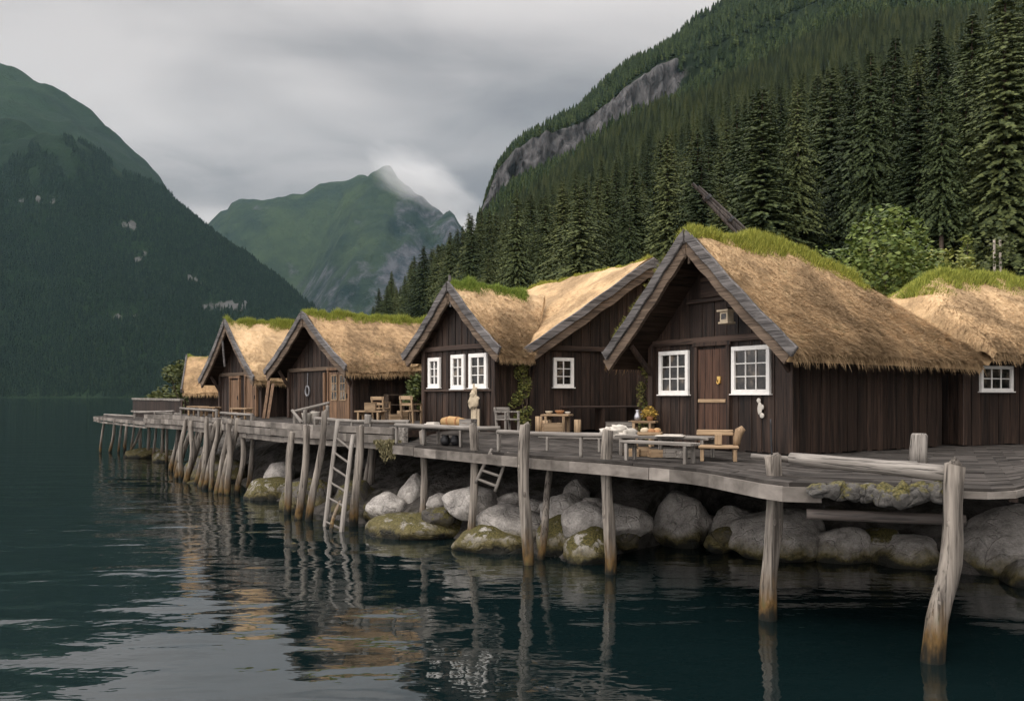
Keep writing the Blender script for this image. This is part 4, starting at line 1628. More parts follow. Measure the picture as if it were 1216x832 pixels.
m = MB(); m.lathe((0, 0, -0.08), [(0.03, 0), (0.075, 0.03), (0.08, 0.10), (0.03, 0.15)], 10); m.build('lamp_shade', em, lamp)
fl = thing('float_ring', 'rope ring hanging on the dark wall left of the double doors', 'ring', mx3 @ Vector((W3 - 3.1, -0.07, 0.95)), TH3)
m = MB()
for k in range(14):
    a0, a1 = k * 6.2832 / 14, (k + 1) * 6.2832 / 14
    m.tube([(.14 * math.cos(a0), 0, .17 * math.sin(a0)), (.14 * math.cos(a1), 0, .17 * math.sin(a1))], 0.03, 6)
m.tube([(0, 0, 0.17), (0, 0.02, 0.62)], 0.012, 5)
m.build('rope', M['grey_cloth'], fl)

# ------------------------------------------------ farther cottages
TH4 = R(-50)
h4, rf4, W4, under4 = cottage('brown plank cottage with tall weathered bargeboards, second from the far end', (-9.1, 30.8), TH4, 4.1, 5.5, 2.32, 3.75, 5.98, 0.6, 0.3, 0.60,
                     thick=0.30, seed=8, straws=14000, grass=(-0.6, 5.0, 0.40, 4000, 0.28), flare=0.25)
door(h4, W4, 0.5, 1.4, 0.02, 1.45, mt='door_tan', frame_mt='door_tan', handle='bar')
door(h4, W4, 2.1, 2.9, 0.02, 1.40, mt='door_tan', frame_mt='door_tan', handle='bar')
tie_beam(h4, W4, 1.62, mt='barge_in')
m = MB(); m.bar((-.4, -.62, 3.5), (-.35, -.5, 1.9), .09, .07); m.build('hanging_board', M['barge'], h4, bevel=0.01)
h5, rf5, W5, under5 = cottage('smallest thatched hut at the far left end of the row', (-14.1, 37.0), R(-75), 3.0, 4.5, 2.32, 3.35, 4.95, 0.3, 0.3, 0.55,
                     thick=0.28, seed=9, straws=8000, grass=(-0.3, 4, 0.36, 3000, 0.22), flare=0.2)
door(h5, W5, 0.4, 1.2, 0.02, 1.25, mt='door_tan', frame_mt='door_tan', handle='bar')

# ------------------------------------------------ dark timber spar behind the main cottage
t = thing('timber_spar', 'dark bundle of lashed poles slanting up behind the main cottage roof', 'spar', (14.3, 28.2, 2.0))
a = pt(822, 218, 28) - Vector((14.3, 28.2, 2.0))
for k, (dx, dy, dz, s) in enumerate(((0, 0, 0, 1), (.17, .06, .05, .985), (.02, -.08, -.24, .96), (.25, 0, -.16, .9))):
    m = MB()
    off = Vector((dx, dy, dz))
    tip = a * s
    m.tube([Vector((0, 0, 0)) + off * 3.0, tip * .5 + off * 2.2, tip + off * 0.5], [0.10, 0.09, 0.055], 8, 0.1, k)
    m.build('pole', M['spar'], t)
for s in (0.55, 0.72, 0.86, 0.95):
    m = MB()
    c = a * s + Vector((.08, 0, -.08))
    m.tube([c - a.normalized() * .05, c + a.normalized() * .05], 0.29 - .12 * s, 9)
    m.build('lashing', M['iron'], t)
m = MB(); m.tube([(-3.6, 0.9, 0), a * .45 + Vector((0, 0.15, 0))], [0.09, 0.06], 8); m.build('prop', M['spar'], t)
m = MB(); m.tube([(-3.6, -0.9, 0), a * .45 + Vector((0, -0.15, 0))], [0.09, 0.06], 8); m.build('prop', M['spar'], t)

# ================================================================== decks
def lerp_poly(P, t):
    P = np.array(P, float)
    k = np.arange(len(P))
    return np.stack([np.interp(t * (len(P) - 1), k, P[:, i]) for i in range(P.shape[1])], -1)


def resample(P, step):
    P = np.array(P, float)
    d = np.concatenate([[0], np.cumsum(np.linalg.norm(np.diff(P[:, :2], axis=0), axis=1))])
    n = max(2, int(d[-1] / step) + 1)
    s = np.linspace(0, d[-1], n)
    return np.stack([np.interp(s, d, P[:, i]) for i in range(P.shape[1])], -1), s


def uvmesh(name, quads, uvs, mt, parent):
    """quads: list of 8-corner plank pieces; uvs: the plank's (u0,u1,v0,v1)"""
    V, Fs, UV = [], [], []
    for P, (u0, u1, v0, v1) in zip(quads, uvs):
        b = len(V)
        V += [tuple(p) for p in P]
        for f in ((4, 5, 6, 7), (0, 1, 5, 4), (1, 2, 6, 5), (2, 3, 7, 6), (3, 0, 4, 7), (0, 3, 2, 1)):
            Fs.append([b + i for i in f])
            for i in f:
                UV.append((u0 if i in (0, 3, 4, 7) else u1, (v0 if i in (0, 1, 4, 5) else v1) + (0.03 if i < 4 else 0)))
    me = bpy.data.meshes.new(name)
    me.from_pydata(V, [], Fs)
    me.uv_layers.new(name="UVMap")
    me.uv_layers[0].data.foreach_set("uv", np.array(UV, np.float32).ravel())
    me.update()
    return link(name, me, mt, parent)


def plank_strip(name, front, back, n, zfn, mt, parent, th=0.05, step=0.45, seed=0, piece=(2.6, 4.4)):
    g = np.random.default_rng(seed)
    A, s = resample(front, step)
    t = s / s[-1]
    Bk = lerp_poly(back, t) if len(back) != 2 else np.array(back[0])[None] * (1 - t[:, None]) + np.array(back[1])[None] * t[:, None]
    Q, U = [], []
    for k in range(n):
        v0, v1 = k / n, (k + 1) / n
        nextcut = g.uniform(*piece)
        dz = g.uniform(-0.006, 0.006)
        vo = g.uniform(0, 50)
        uo = g.uniform(0, 50)
        for i in range(len(s) - 1):
            cut = 0.0
            if s[i + 1] > nextcut:
                nextcut = s[i + 1] + g.uniform(*piece)
                cut = 0.012
                dzn = g.uniform(-0.006, 0.006)
            wv = np.linalg.norm((Bk[i] - A[i])[:2]) * (v1 - v0)
            gap = min(0.2, 0.007 / max(wv, 0.02))
            def P(j, v, lo, e=0.0):
                p = A[j] + (Bk[j] - A[j]) * v
                if e:
                    q = A[j - 1] + (Bk[j - 1] - A[j - 1]) * v
                    p = p + (q - p) * (e / max(np.linalg.norm(q - p), 1e-3))
                return (p[0], p[1], zfn(p[0], p[1]) + dz - (th if lo else 0))
            a, b_ = v0 + (v1 - v0) * gap, v1 - (v1 - v0) * gap
            Q.append([P(i, a, 1), P(i + 1, a, 1, cut), P(i + 1, b_, 1, cut), P(i, b_, 1), P(i, a, 0), P(i + 1, a, 0, cut), P(i + 1, b_, 0, cut), P(i, b_, 0)])
            U.append((uo + s[i], uo + s[i + 1], vo, vo + wv))
            if cut:
                dz = dzn
                vo = g.uniform(0, 50)
    return uvmesh(name, Q, U, mt, parent)


def fascia(name, front, rows, mt, parent, zfn, th=0.06, seed=0, out_=0.03):
    """rows: list of (z offset of the top, height, stand-out)"""
    g = np.random.default_rng(seed)
    A, s = resample(front, 0.45)
    T = np.gradient(A[:, :2], axis=0)
    T /= np.linalg.norm(T, axis=1, keepdims=True)
    Nn = np.stack([T[:, 1], -T[:, 0]], -1)
    # outwards = towards the camera side / water
    flip = np.sign((Nn * (np.array((-3.0, 0.0)) - A[:, :2])).sum(1))
    Nn *= flip[:, None]
    Q, U = [], []
    for (zo, h, so) in rows:
        nextcut = g.uniform(1.6, 3.6)
        jz = g.uniform(-.018, .018); jo = g.uniform(0, .02)
        vo = g.uniform(0, 50)
        for i in range(len(s) - 1):
            cut = s[i + 1] > nextcut
            def P(j, lo, o, e=0.0):
                p = A[j, :2] + Nn[j] * (so + jo + o)
                if e:
                    p = p - T[j] * e
                return (p[0], p[1], zfn(*A[j, :2]) + zo + jz - (h if lo else 0))
            e = 0.022 if cut else 0
            Q.append([P(i, 1, th), P(i + 1, 1, th, e), P(i + 1, 1, 0, e), P(i, 1, 0), P(i, 0, th), P(i + 1, 0, th, e), P(i + 1, 0, 0, e), P(i, 0, 0)])
            U.append((s[i], s[i + 1], vo, vo + h))
            if cut:
                nextcut = s[i + 1] + g.uniform(1.6, 3.6)
                jz = g.uniform(-.018, .018); jo = g.uniform(0, .02)
                vo = g.uniform(0, 50)
    return uvmesh(name, Q, U, mt, parent)


LIP = [(10.8, 15.0), (6.5, 10.55), (5.82, 9.9), (5.0, 10.2), (3.9, 10.62), (3.39, 10.75), (3.05, 12.0), (2.87, 12.7), (1.71, 14.25), (0.73, 15.25), (-0.68, 16.85), (-2.72, 19.45)]
BACK = [(17.5, 18.2), (14.0, 18.5), (13.0, 19.0), (12.0, 20.0), (11.0, 20.5), (10.0, 20.8), (9.0, 21.0), (8.2, 21.5), (6.5, 22.5), (4.5, 23.5), (2.5, 25.0), (0.0, 27.0)]


def near_z(x, y):
    d = (x + 0.68) * 0.8 + (y - 16.85) * 0.6
    k = float(smooth01((2.6 - x) / 2.2)) * float(smooth01((d - 0.4) / 1.9))
    return 2.0 + 0.22 * k


deck = thing('wooden_deck', 'broad grey plank deck in front of the main cottage', 'deck', (0, 0, 0))
plank_strip('deck_boards', LIP, BACK, 46, near_z, M['deck'], deck, seed=3)
fascia('edge_board', LIP[4:], [(-0.052, 0.19, -0.035)], M['fascia'], deck, near_z, seed=4)
fascia('edge_board', LIP[:5], [(-0.052, 0.085, -0.05)], M['fascia'], deck, near_z, seed=5)
# joists under the boards
m = MB()
A, s = resample(LIP, 1.1)
t_ = s / s[-1]
Bk = lerp_poly(BACK, t_)
for i in range(len(A)):
    p, q = A[i] + (Bk[i] - A[i]) * 0.02, A[i] + (Bk[i] - A[i]) * 0.6
    m.bar((p[0], p[1], near_z(*p) - 0.13), (q[0], q[1], near_z(*q) - 0.13), 0.10, 0.14)
m.build('joist', M['plank_x'], deck)

FLIP = [(-2.80, 20.1), (-4.1, 21.3), (-5.7, 22.6), (-6.9, 24.3), (-8.2, 26.1), (-9.8, 28.4), (-11.7, 31.0), (-13.9, 33.6), (-15.4, 35.4)]
FBACK = [(-1.0, 22.6), (-2.0, 23.8), (-2.6, 26.0), (-3.6, 27.6), (-5.4, 29.5), (-7.2, 31.6), (-9.0, 34.0), (-11.0, 36.6), (-12.2, 38.4)]
far_z = lambda x, y: 2.32
fdeck = thing('wooden_deck', 'long raised grey walkway on crooked piles before the far cottages', 'deck', (0, 0, 0))
plank_strip('deck_boards', FLIP, FBACK, 20, far_z, M['deck'], fdeck, seed=13)
fascia('edge_board', FLIP, [(0.03, 0.16, 0.0), (-0.145, 0.20, 0.012), (-0.37, 0.14, -0.05)], M['fascia'], fdeck, far_z, seed=14)
m = MB()
A, s = resample(FLIP, 1.3)
Bk = lerp_poly(FBACK, s / s[-1])
for i in range(len(A)):
    p, q = A[i] + (Bk[i] - A[i]) * 0.02, A[i] + (Bk[i] - A[i]) * 0.95
    m.bar((p[0], p[1], 2.18), (q[0], q[1], 2.18), 0.10, 0.16)
m.build('joist', M['plank_x'], fdeck)
# end wall of the raised walkway where the lower deck begins
m = MB()
m.box((-2.72, 20.2, 2.14), (0.10, 0.7, 0.42), Matrix.Rotation(R(38), 3, 'Z'))
m.build('end_board', M['grey_x'], fdeck)

PLIP = [(-15.3, 35.3), (-17.6, 38.4), (-19.6, 41.0), (-21.2, 43.2), (-22.4, 45.2)]
PBACK = [(-13.2, 37.6), (-15.3, 40.6), (-17.4, 43.4), (-19.2, 45.6), (-20.4, 47.4)]
pier_z = lambda x, y: 2.02
pier = thing('wooden_pier', 'low rickety pier on thin piles at the far left tip', 'pier', (0, 0, 0))
plank_strip('deck_boards', PLIP, PBACK, 12, pier_z, M['deck'], pier, seed=23)
fascia('edge_board', PLIP, [(0.0, 0.14, 0.0), (-0.19, 0.08, 0.0)], M['fascia'], pier, pier_z, seed=24)

# low boarded wall on the pier
t = thing('boarded_wall', 'low dark boarded wall with a pale top rail on the far pier', 'wall', (0, 0, 0))
g = np.random.default_rng(3)
m = MB()
wa, wb = np.array((-20.6, 45.8)), np.array((-14.9, 38.0))
k = 0
for f in np.arange(0, 1, 0.022):
    p = wa + (wb - wa) * f; q = wa + (wb - wa) * (f + 0.020)
    m.bar((p[0], p[1], 2.45), (q[0], q[1], 2.45), 0.05, 0.85 + g.uniform(-.05, .05))
m.build('boards', M['plank'], t)
m = MB(); m.bar((wa[0], wa[1], 2.95), (wb[0], wb[1], 2.93), 0.16, 0.10); m.build('top_rail', M['grey_x'], t)
m = MB(); m.bar((wa[0] - .05, wa[1] - .06, 2.28), (wb[0], wb[1] - .06, 2.3), 0.10, 0.08); m.build('mid_rail', M['grey_x'], t)


# ================================================================== piles
ORD = ['first', 'second', 'third', 'fourth', 'fifth', 'sixth', 'seventh', 'eighth', 'ninth', 'tenth', 'eleventh', 'twelfth', 'thirteenth', 'fourteenth', 'fifteenth', 'sixteenth', 'seventeenth', 'eighteenth', 'nineteenth', 'twentieth', 'twenty-first', 'twenty-second', 'twenty-third', 'twenty-fourth']


def pile(label, base_px, base_py, top_px, top_py, rad, bends=(), group='wharf piles', lean=0.0, tip=1.0, d=None, name='wooden_pile', n=14):
    """base on the water at a pixel; top at a pixel, lean metres nearer or farther"""
    b = wp(base_px, base_py)
    if d is not None:
        b = Vector(((base_px - 608) / F * d, d, EYE + (470 - base_py) / F * d))
    tp = pt(top_px, top_py, b.y + lean)
    foot = b - (tp - b).normalized() * 1.3
    foot = Vector((b.x - (tp.x - b.x) * .25, b.y, b.z - 1.3))
    k = 15
    pts, rr = [], []
    sd = int(base_px * 7 + base_py)
    for i in range(k):
        f = i / (k - 1)
        if f < 0.28:
            p = foot.lerp(b, f / 0.28)
        else:
            p = b.lerp(tp, (f - 0.28) / 0.72)
        for (at, wdt, ox, oy) in bends:
            ww = math.exp(-((f - at) / wdt) ** 2)
            p = p + Vector((ox, oy, 0)) * ww
        p = p + Vector((0.35 * rad * math.sin(f * 7 + sd), 0, 0))
        pts.append(p); rr.append(rad * (1.12 - 0.2 * f) * (1 + 0.05 * math.sin(f * 17 + sd)))
    pts.append(tp + (pts[-1] - pts[-2]).normalized() * rad * 0.15); rr.append(rr[-1] * 0.78)
    m = MB()
    org = Vector((b.x, b.y, 0))
    m.tube([p - org for p in pts], rr, n, 0.10, sd)
    # knots
    g = np.random.default_rng(sd)
    if rad > 0.085:
        for _ in range(4):
            f = g.uniform(.4, .84); i = int(f * (k - 1)); a = g.uniform(0, 6.28)
            c = pts[i] - org + Vector((math.cos(a), math.sin(a), 0)) * rr[i] * .82
            m.blob(c, (rad * .30, rad * .30, rad * .55), int(g.integers(99)), 0.2, 8, 6)
    o = m.build(name, M['pile'], None, smooth=True)
    o.location = org
    tag(o, label, 'pile', group)
    return o


P1 = pile('thick crooked mooring post with orange-stained foot, nearest the right edge', 1110, 785, 1137, 552, 0.118, [(0.66, .14, .02, 0), (0.45, 0.12, -.05, 0)], n=20)
P2 = pile('straight thick grey post at the left end of the long log rail', 915, 735, 917, 541, 0.115, n=20)
P3 = pile('thick pale flat-topped post standing before the low bench', 723, 681, 722, 511, 0.102, n=18)
P4 = pile('weathered post with tapered tip rising through the rail left of the pale flat-topped post', 625, 670, 623, 504, 0.105, n=18)
pile('thin leaning brace under the deck edge beside the tapered post', 641, 664, 656, 546, 0.07, lean=0.6, name='leaning_brace')
P5 = pile('slim dark post standing left of the under-deck stair', 560, 651, 563, 505, 0.082)
P6 = pile('slim pole with mossy foot carrying the left end of the near deck', 502, 630, 503, 512, 0.082)
pile('short crooked log leaning beside the deck step, moss hanging on it', 434, 606, 446, 517, 0.10, [(0.6, .2, .06, 0)])
pile('thick pale pile right of the ladder', 421, 624, 427, 506, 0.10)
pile('bent thin pile rising above the walkway, right of the ladder', 430, 606, 441, 496, 0.065, [(0.75, .12, .05, 0)])
pile('tall leaning pile immediately left of the ladder, its tip above the rail', 368, 618, 385, 488, 0.085, [(0.7, .2, .03, 0)])
pile('leaning pile with green weed at its foot, second left of the ladder', 355, 616, 366, 506, 0.09)
pile('leaning pile third left of the ladder, under the platform corner', 340, 610, 347, 513, 0.09)
FARP = [(295, 584, 302, 494), (282, 586, 288, 504), (257, 586, 275, 498), (242, 580, 267, 496), (236, 578, 257, 500), (219, 572, 242, 504), (210, 568, 231, 494), (207, 562, 224, 495), (203, 560, 213, 494),
        (228, 568, 236, 499), (248, 578, 250, 505), (232, 574, 252, 499), (252, 582, 260, 497), (264, 586, 283, 497), (270, 587, 270, 503), (214, 569, 221, 498), (222, 573, 227, 500), (240, 579, 246, 496)]
FARP = sorted(FARP, key=lambda q: -q[2])
for i, (bx, by, tx, ty) in enumerate(FARP):
    pile('crooked slanting grey pile, %s counted left from the dark gap beside the platform' % ORD[i], bx, by, tx, ty, 0.075 + 0.012 * ((i * 7) % 3), [(0.62, .2, .10 * math.sin(i * 1.9), 0)], 'crooked piles under the far walkway', n=10)
TIP = [(119, 538, 124, 493), (131, 537, 136, 499), (141, 537, 145, 500), (148, 536, 150, 500), (156, 537, 159, 501), (166, 539, 168, 500), (153, 540, 169, 503), (176, 543, 177, 500), (182, 545, 186, 502), (191, 548, 194, 503), (198, 553, 199, 498)]
TIP = sorted(TIP, key=lambda q: q[2])
for i, (bx, by, tx, ty) in enumerate(TIP):
    pile('thin stick-like pile of the far pier, %s counted right from its outer tip' % ORD[i], bx, by, tx, ty, 0.065 + 0.015 * (i % 2), [(0.6, .2, .05 * math.sin(i * 2.3), 0)], 'thin piles of the far pier', n=8)

# ================================================================== rails
def log(name, label, cat, p0, p1, r0, r1, mt='grey_z', group=None, bend=0.0, n=12, parent=None, wob=0.08):
    p0, p1 = Vector(p0), Vector(p1)
    d = p1 - p0
    ln = d.length
    m = MB()
    k = 9
    m.tube([(bend * math.sin(math.pi * i / (k - 1)) + 0.02 * r0 * math.sin(i * 2.1), 0, ln * i / (k - 1)) for i in range(k)], [r0 + (r1 - r0) * i / (k - 1) for i in range(k)], n, wob, int(ln * 100))
    o = m.build(name, M[mt], parent, smooth=True)
    o.rotation_mode = 'QUATERNION'
    o.location = p0
    o.rotation_quaternion = d.to_track_quat('Z', 'Y')
    if label:
        tag(o, label, cat, group)
    return o


log('log_rail', 'long thick pale log rail along the deck edge between the two nearest posts', 'rail', pt(939, 544, 11.55), pt(1129, 563, 10.0), 0.085, 0.10, bend=0.04, n=16)
log('log_rail', 'thin short pole rail behind the straight thick post at the main deck edge', 'rail', pt(892, 541, 12.0), pt(945, 546, 11.7), 0.035, 0.045)
log('log_rail', 'thin pole lying on the deck behind the long thick log rail', 'rail', pt(946, 547, 12.9) , pt(1088, 550, 13.4), 0.035, 0.04)
log('iron_rod', 'thin dark rod standing on top of the straight thick post', 'rod', Vector((P2.location.x + .02, P2.location.y, 2.25)), Vector((P2.location.x + .0, P2.location.y, 2.78)), 0.016, 0.012, 'iron', n=8)
m = MB()
m.tube([(0, 0, -0.03), (0.0, 0, 0.2), (0.015, 0, 0.46), (0.015, 0, 0.49)], [0.15, 0.135, 0.125, 0.10], 14, 0.1, 3)
o = m.build('mooring_stump', M['grey_z'], None, smooth=True)
o.location = pt(1090, 550, 13.75)
o.location.z = 2.0
tag(o, 'short grey wooden stump standing on the deck before the dark side wall', 'stump')


def railing(label, runs, ups, rad=0.04, ur=0.035):
    t = thing('railing', label, 'railing', (0, 0, 0))
    for (p, q) in runs:
        log('rail', None, None, p, q, rad, rad, parent=t, n=8)
    for (p, h) in ups:
        log('upright', None, None, p, p + Vector((0, 0, h)), ur, ur, parent=t, n=8)
    return t


def ondeck(px, py_hint, d, z):
    return Vector(((px - 608) / F * d, d, z))


railing('low pole railing beside the tapered post, in front of the broad joined gable',
        [(ondeck(591, 0, 16.55, 2.40), ondeck(624, 0, 16.0, 2.40)), (ondeck(624, 0, 15.85, 2.39), ondeck(722, 0, 14.75, 2.41)), (ondeck(640, 0, 16.6, 2.30), ondeck(716, 0, 16.0, 2.30))],
        [(ondeck(592, 0, 16.55, 2.0), 0.42), (ondeck(690, 0, 15.1, 2.0), 0.42), (ondeck(650, 0, 16.5, 2.0), 0.30), (ondeck(712, 0, 16.0, 2.0), 0.30)], 0.045)
railing('low plank railing at the left end of the near deck, before the three windows',
        [(ondeck(470, 0, 19.5, 2.43), ondeck(562, 0, 17.35, 2.43)), (ondeck(563, 0, 17.6, 2.42), ondeck(594, 0, 17.6, 2.42))],
        [(ondeck(471, 0, 19.5, 1.98), 0.46), (ondeck(503, 0, 18.75, 2.0), 0.42), (ondeck(566, 0, 17.4, 2.0), 0.44), (ondeck(593, 0, 17.6, 2.0), 0.4)], 0.05, 0.04)
railing('grey pole railing along the raised walkway edge, right of the ladder',
        [(ondeck(373, 0, 22.55, 2.50), ondeck(418, 0, 21.5, 2.46)), (ondeck(418, 0, 21.5, 2.45), ondeck(486, 0, 20.7, 2.47))],
        [(ondeck(374, 0, 22.5, 2.3), 0.2), (ondeck(418, 0, 21.5, 2.3), 0.18), (ondeck(440, 0, 21.2, 2.3), 0.18), (ondeck(484, 0, 20.7, 2.3), 0.18)], 0.045)
railing('knee-high slanted pole rail on the platform corner before the double doors',
        [(pt(347, 489, 23.2), pt(391, 478, 23.0)), (pt(347, 487, 23.2), pt(358, 502, 22.7)), (pt(347, 487, 23.9), pt(360, 503, 23.6))],
        [(ondeck(350, 0, 23.2, 2.3), 0.36), (ondeck(362, 0, 22.9, 2.3), 0.42), (ondeck(389, 0, 23.0, 2.3), 0.55), (ondeck(372, 0, 23.4, 2.3), 0.4)], 0.04, 0.05)
railing('thin broken railing along the walkway before the second cottage from the far end',
        [(ondeck(214, 0, 33.0, 2.62), ondeck(258, 0, 29.6, 2.58)), (ondeck(262, 0, 29.0, 2.52), ondeck(300, 0, 26.4, 2.50))],
        [(ondeck(215, 0, 33.0, 2.3), .36), (ondeck(236, 0, 31.2, 2.3), .34), (ondeck(257, 0, 29.6, 2.3), .34), (ondeck(280, 0, 27.8, 2.3), .26), (ondeck(299, 0, 26.4, 2.3), .26)], 0.045, 0.05)
railing('thin grey rail frame standing along the outer edge of the far pier',
        [(ondeck(124, 0, 43.6, 2.14), ondeck(160, 0, 40.4, 2.12)), (ondeck(160, 0, 40.2, 2.32), ondeck(206, 0, 35.4, 2.45))],
        [(ondeck(125, 0, 43.6, 2.0), .18), (ondeck(160, 0, 40.3, 2.0), .4), (ondeck(184, 0, 37.4, 2.0), .4), (ondeck(205, 0, 35.6, 2.0), .5)], 0.05, 0.05)


# ladders
def ladder(label, a0, a1, b0, b1, rungs, rad=0.045, name='wooden_ladder', rr=0.028):
    t = thing(name, label, 'ladder', (0, 0, 0))
    log('side_rail', None, None, a0, a1, rad, rad * .9, parent=t, n=9)
    log('side_rail', None, None, b0, b1, rad, rad * .9, parent=t, n=9)
    for f in rungs:
        log('rung', None, None, Vector(a0).lerp(Vector(a1), f), Vector(b0).lerp(Vector(b1), f + 0.01), rr, rr, parent=t, n=7)
    return t


ladder('tall leaning wooden ladder going down into the water before the fourth cottage', wp(383, 626) - Vector((0, 0, .5)), pt(401, 499, 21.3), wp(402, 634) - Vector((0, 0, .5)), pt(419, 517, 20.9), (0.2, 0.38, 0.50, 0.62, 0.74, 0.86), 0.06)
log('driftwood', 'thin pale bent branch leaning at the ladder foot in the water', 'branch', wp(393, 636) - Vector((0, 0, .2)), pt(404, 595, 20), 0.05, 0.035, 'pile', bend=0.08)
ladder('steep short wooden stair from the deck down to a round boulder', pt(565, 573, 16.9), pt(584, 533, 16.55), pt(588, 583, 16.6), pt(604, 537, 16.35), (0.12, 0.38, 0.64, 0.88), 0.035, 'wooden_stair', 0.03)

# ================================================================== boulders
def boulder(label, x0, x1, y0, y1, d, seed, mt='stone', depth=1.0, amp=0.14, rot=None, group='boulders under the decks', sink=0.25, cat='boulder', name='boulder'):
    """boulder spanning those pixels, its middle at depth d; sunk a little into the bank"""
    cx, cy = (x0 + x1) / 2, (y0 + y1) / 2
    w_, h_ = (x1 - x0) / F * d / 2, (y1 - y0) / F * d / 2
    c = pt(cx, cy, d)
    rz = h_ * (1 + sink)
    m = MB()
    m.rock((w_ * 1.1, max(w_, h_) * depth, rz * 1.1), seed, amp)
    o = m.build(name, M[mt], None, smooth=True)
    o.location = c - Vector((0, 0, h_ * sink))
    o.rotation_euler = (0, 0, 0 if rot is None else rot)
    tag(o, label, cat, group)
    return o


for i, b in enumerate([
    ('round pale boulder at the foot of the short wooden stair', 528, 597, 577, 607, 18.3, 'stone'),
    ('long flat pale slab sloping to the water left of the tapered post', 560, 652, 598, 644, 17.6, 'stone'),
    ('weedy low rock at the waterline left of the tapered post', 540, 628, 622, 656, 17.2, 'stone_moss'),
    ('grey boulder right behind the thin leaning brace', 640, 690, 586, 622, 17.3, 'stone'),
    ('yellow-brown rock with weed between the leaning brace and the pale flat-topped post', 634, 694, 612, 660, 16.7, 'stone_moss'),
    ('egg-shaped grey boulder left of the pale flat-topped post', 669, 716, 593, 634, 16.2, 'stone'),
    ('small high boulder in the gloom above the egg-shaped boulder', 670, 700, 572, 600, 17.9, 'stone'),
    ('low algae-green rock at the foot of the pale flat-topped post', 672, 730, 632, 670, 15.8, 'stone_moss'),
    ('wide low boulder behind the pale flat-topped post', 702, 770, 600, 634, 16.8, 'stone'),
    ('tilted boulder high in the shadow above the wide low boulder', 748, 786, 572, 602, 18.2, 'stone'),
    ('largest rounded boulder with a stained belly, below the low bench', 770, 840, 588, 641, 17.6, 'stone'),
    ('shadowed round boulder between the largest rounded one and the straight thick post', 844, 900, 603, 642, 17.3, 'stone'),
    ('broad boulder sloping behind the straight thick post', 872, 982, 609, 660, 16.6, 'stone'),
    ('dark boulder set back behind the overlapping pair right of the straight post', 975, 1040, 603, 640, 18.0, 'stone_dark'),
    ('smooth boulder, left one of an overlapping pair right of the straight post', 964, 1040, 627, 670, 16.1, 'stone'),
    ('tilted weed-streaked boulder wedged between two smooth ones', 1014, 1070, 628, 672, 16.0, 'stone_moss'),
    ('long low pale boulder just left of the crooked mooring post', 1036, 1122, 637, 677, 15.6, 'stone'),
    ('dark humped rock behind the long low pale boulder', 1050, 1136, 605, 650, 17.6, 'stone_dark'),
    ('huge grey boulder right of the crooked mooring post', 1136, 1262, 608, 692, 15.2, 'stone'),
    ('pale rock cut by the right edge in front of the huge boulder', 1202, 1290, 664, 705, 13.8, 'stone'),
    ('grey rounded boulder between the slim mossy-footed pole and the crooked log', 438, 482, 586, 613, 20.2, 'stone'),
    ('tall upright rock leaning behind the slim mossy-footed pole', 474, 506, 566, 612, 20.6, 'stone'),
    ('low weed-covered rock shelf at the foot of the slim mossy-footed pole', 440, 548, 606, 640, 19.0, 'stone_moss'),
    ('large dark green rock in the gap left of the platform', 296, 350, 566, 604, 25.6, 'stone_moss'),
    ('grey slanting rock high in the gap left of the platform', 316, 350, 548, 580, 26.6, 'stone'),
    ('dark rock behind the piles right of the ladder', 396, 446, 574, 634, 21.9, 'stone_dark'),
    ('dark rock behind the piles left of the ladder', 334, 396, 568, 624, 23.2, 'stone_dark'),
    ('weedy low rock among the crooked far piles', 218, 284, 566, 588, 30.5, 'stone_moss'),
    ('dark rock bank behind the crooked far piles', 226, 300, 540, 580, 31.5, 'stone_dark'),
    ('low yellow-weeded rock under the far pier', 150, 196, 532, 545, 43.0, 'stone_moss'),
    ('small weedy rock just right of the pier tip', 182, 216, 534, 556, 40.0, 'stone_moss'),
]):
    boulder(b[0], b[1], b[2], b[3], b[4], b[5], i + 1, b[6], amp=0.20 if b[6] != 'stone' else 0.15)
g = np.random.default_rng(77)
for i, (px_, py_, d_) in enumerate([(520, 612, 18.6), (604, 598, 18.2), (632, 600, 17.9), (662, 628, 16.9), (700, 600, 17.4), (730, 592, 18.0), (742, 636, 16.6), (766, 622, 17.4), (846, 620, 17.8), (858, 640, 16.8), (884, 616, 17.8), (930, 612, 17.8), (962, 640, 16.4), (986, 616, 17.9), (1032, 622, 17.6), (1070, 660, 15.8), (1128, 648, 16.2), (1140, 676, 15.3), (452, 606, 20.6), (520, 596, 19.2)]):
    q = g.uniform(12, 21)
    boulder('small rough grey stone wedged in a gap of the boulder row', px_ - q, px_ + q, py_ - q * .6, py_ + q * .6, d_, 120 + i, 'stone' if i % 3 else 'stone_dark', amp=0.28, group='small stones filling gaps in the boulder row', name='stone', cat='stone')
# mossy ledge of stones on a sill beam under the deck edge
log('sill_beam', 'dark heavy beam under the deck edge carrying the row of mossy stones', 'beam', (3.75, 10.72, 1.60), (5.5, 10.22, 1.59), 0.07, 0.07, 'spar', n=10)
g = np.random.default_rng(8)
EL = [('leftmost small mossy stone', 960, 984), ('second mossy stone from the left', 982, 1006), ('third stone from the left, pale', 1004, 1024), ('round mossy stone in the middle', 1020, 1042), ('tall pale stone right of the middle', 1038, 1062), ('narrow upright stone hanging lowest', 1060, 1082), ('broken stone near the right end', 1080, 1104), ('rightmost dark stone', 1100, 1126)]
for i, (lb, x0, x1) in enumerate(EL):
    boulder(lb + ' of the ledge tucked under the deck edge', x0 - 3, x1 + 3, 573, [590, 594, 596, 597, 601, 606, 598, 596][i], 10.62 - 0.065 * i - 0.12, 60 + i, 'stone_ledge', 0.8, 0.26, group='mossy ledge stones', sink=0.0, cat='stone', name='ledge_stone')
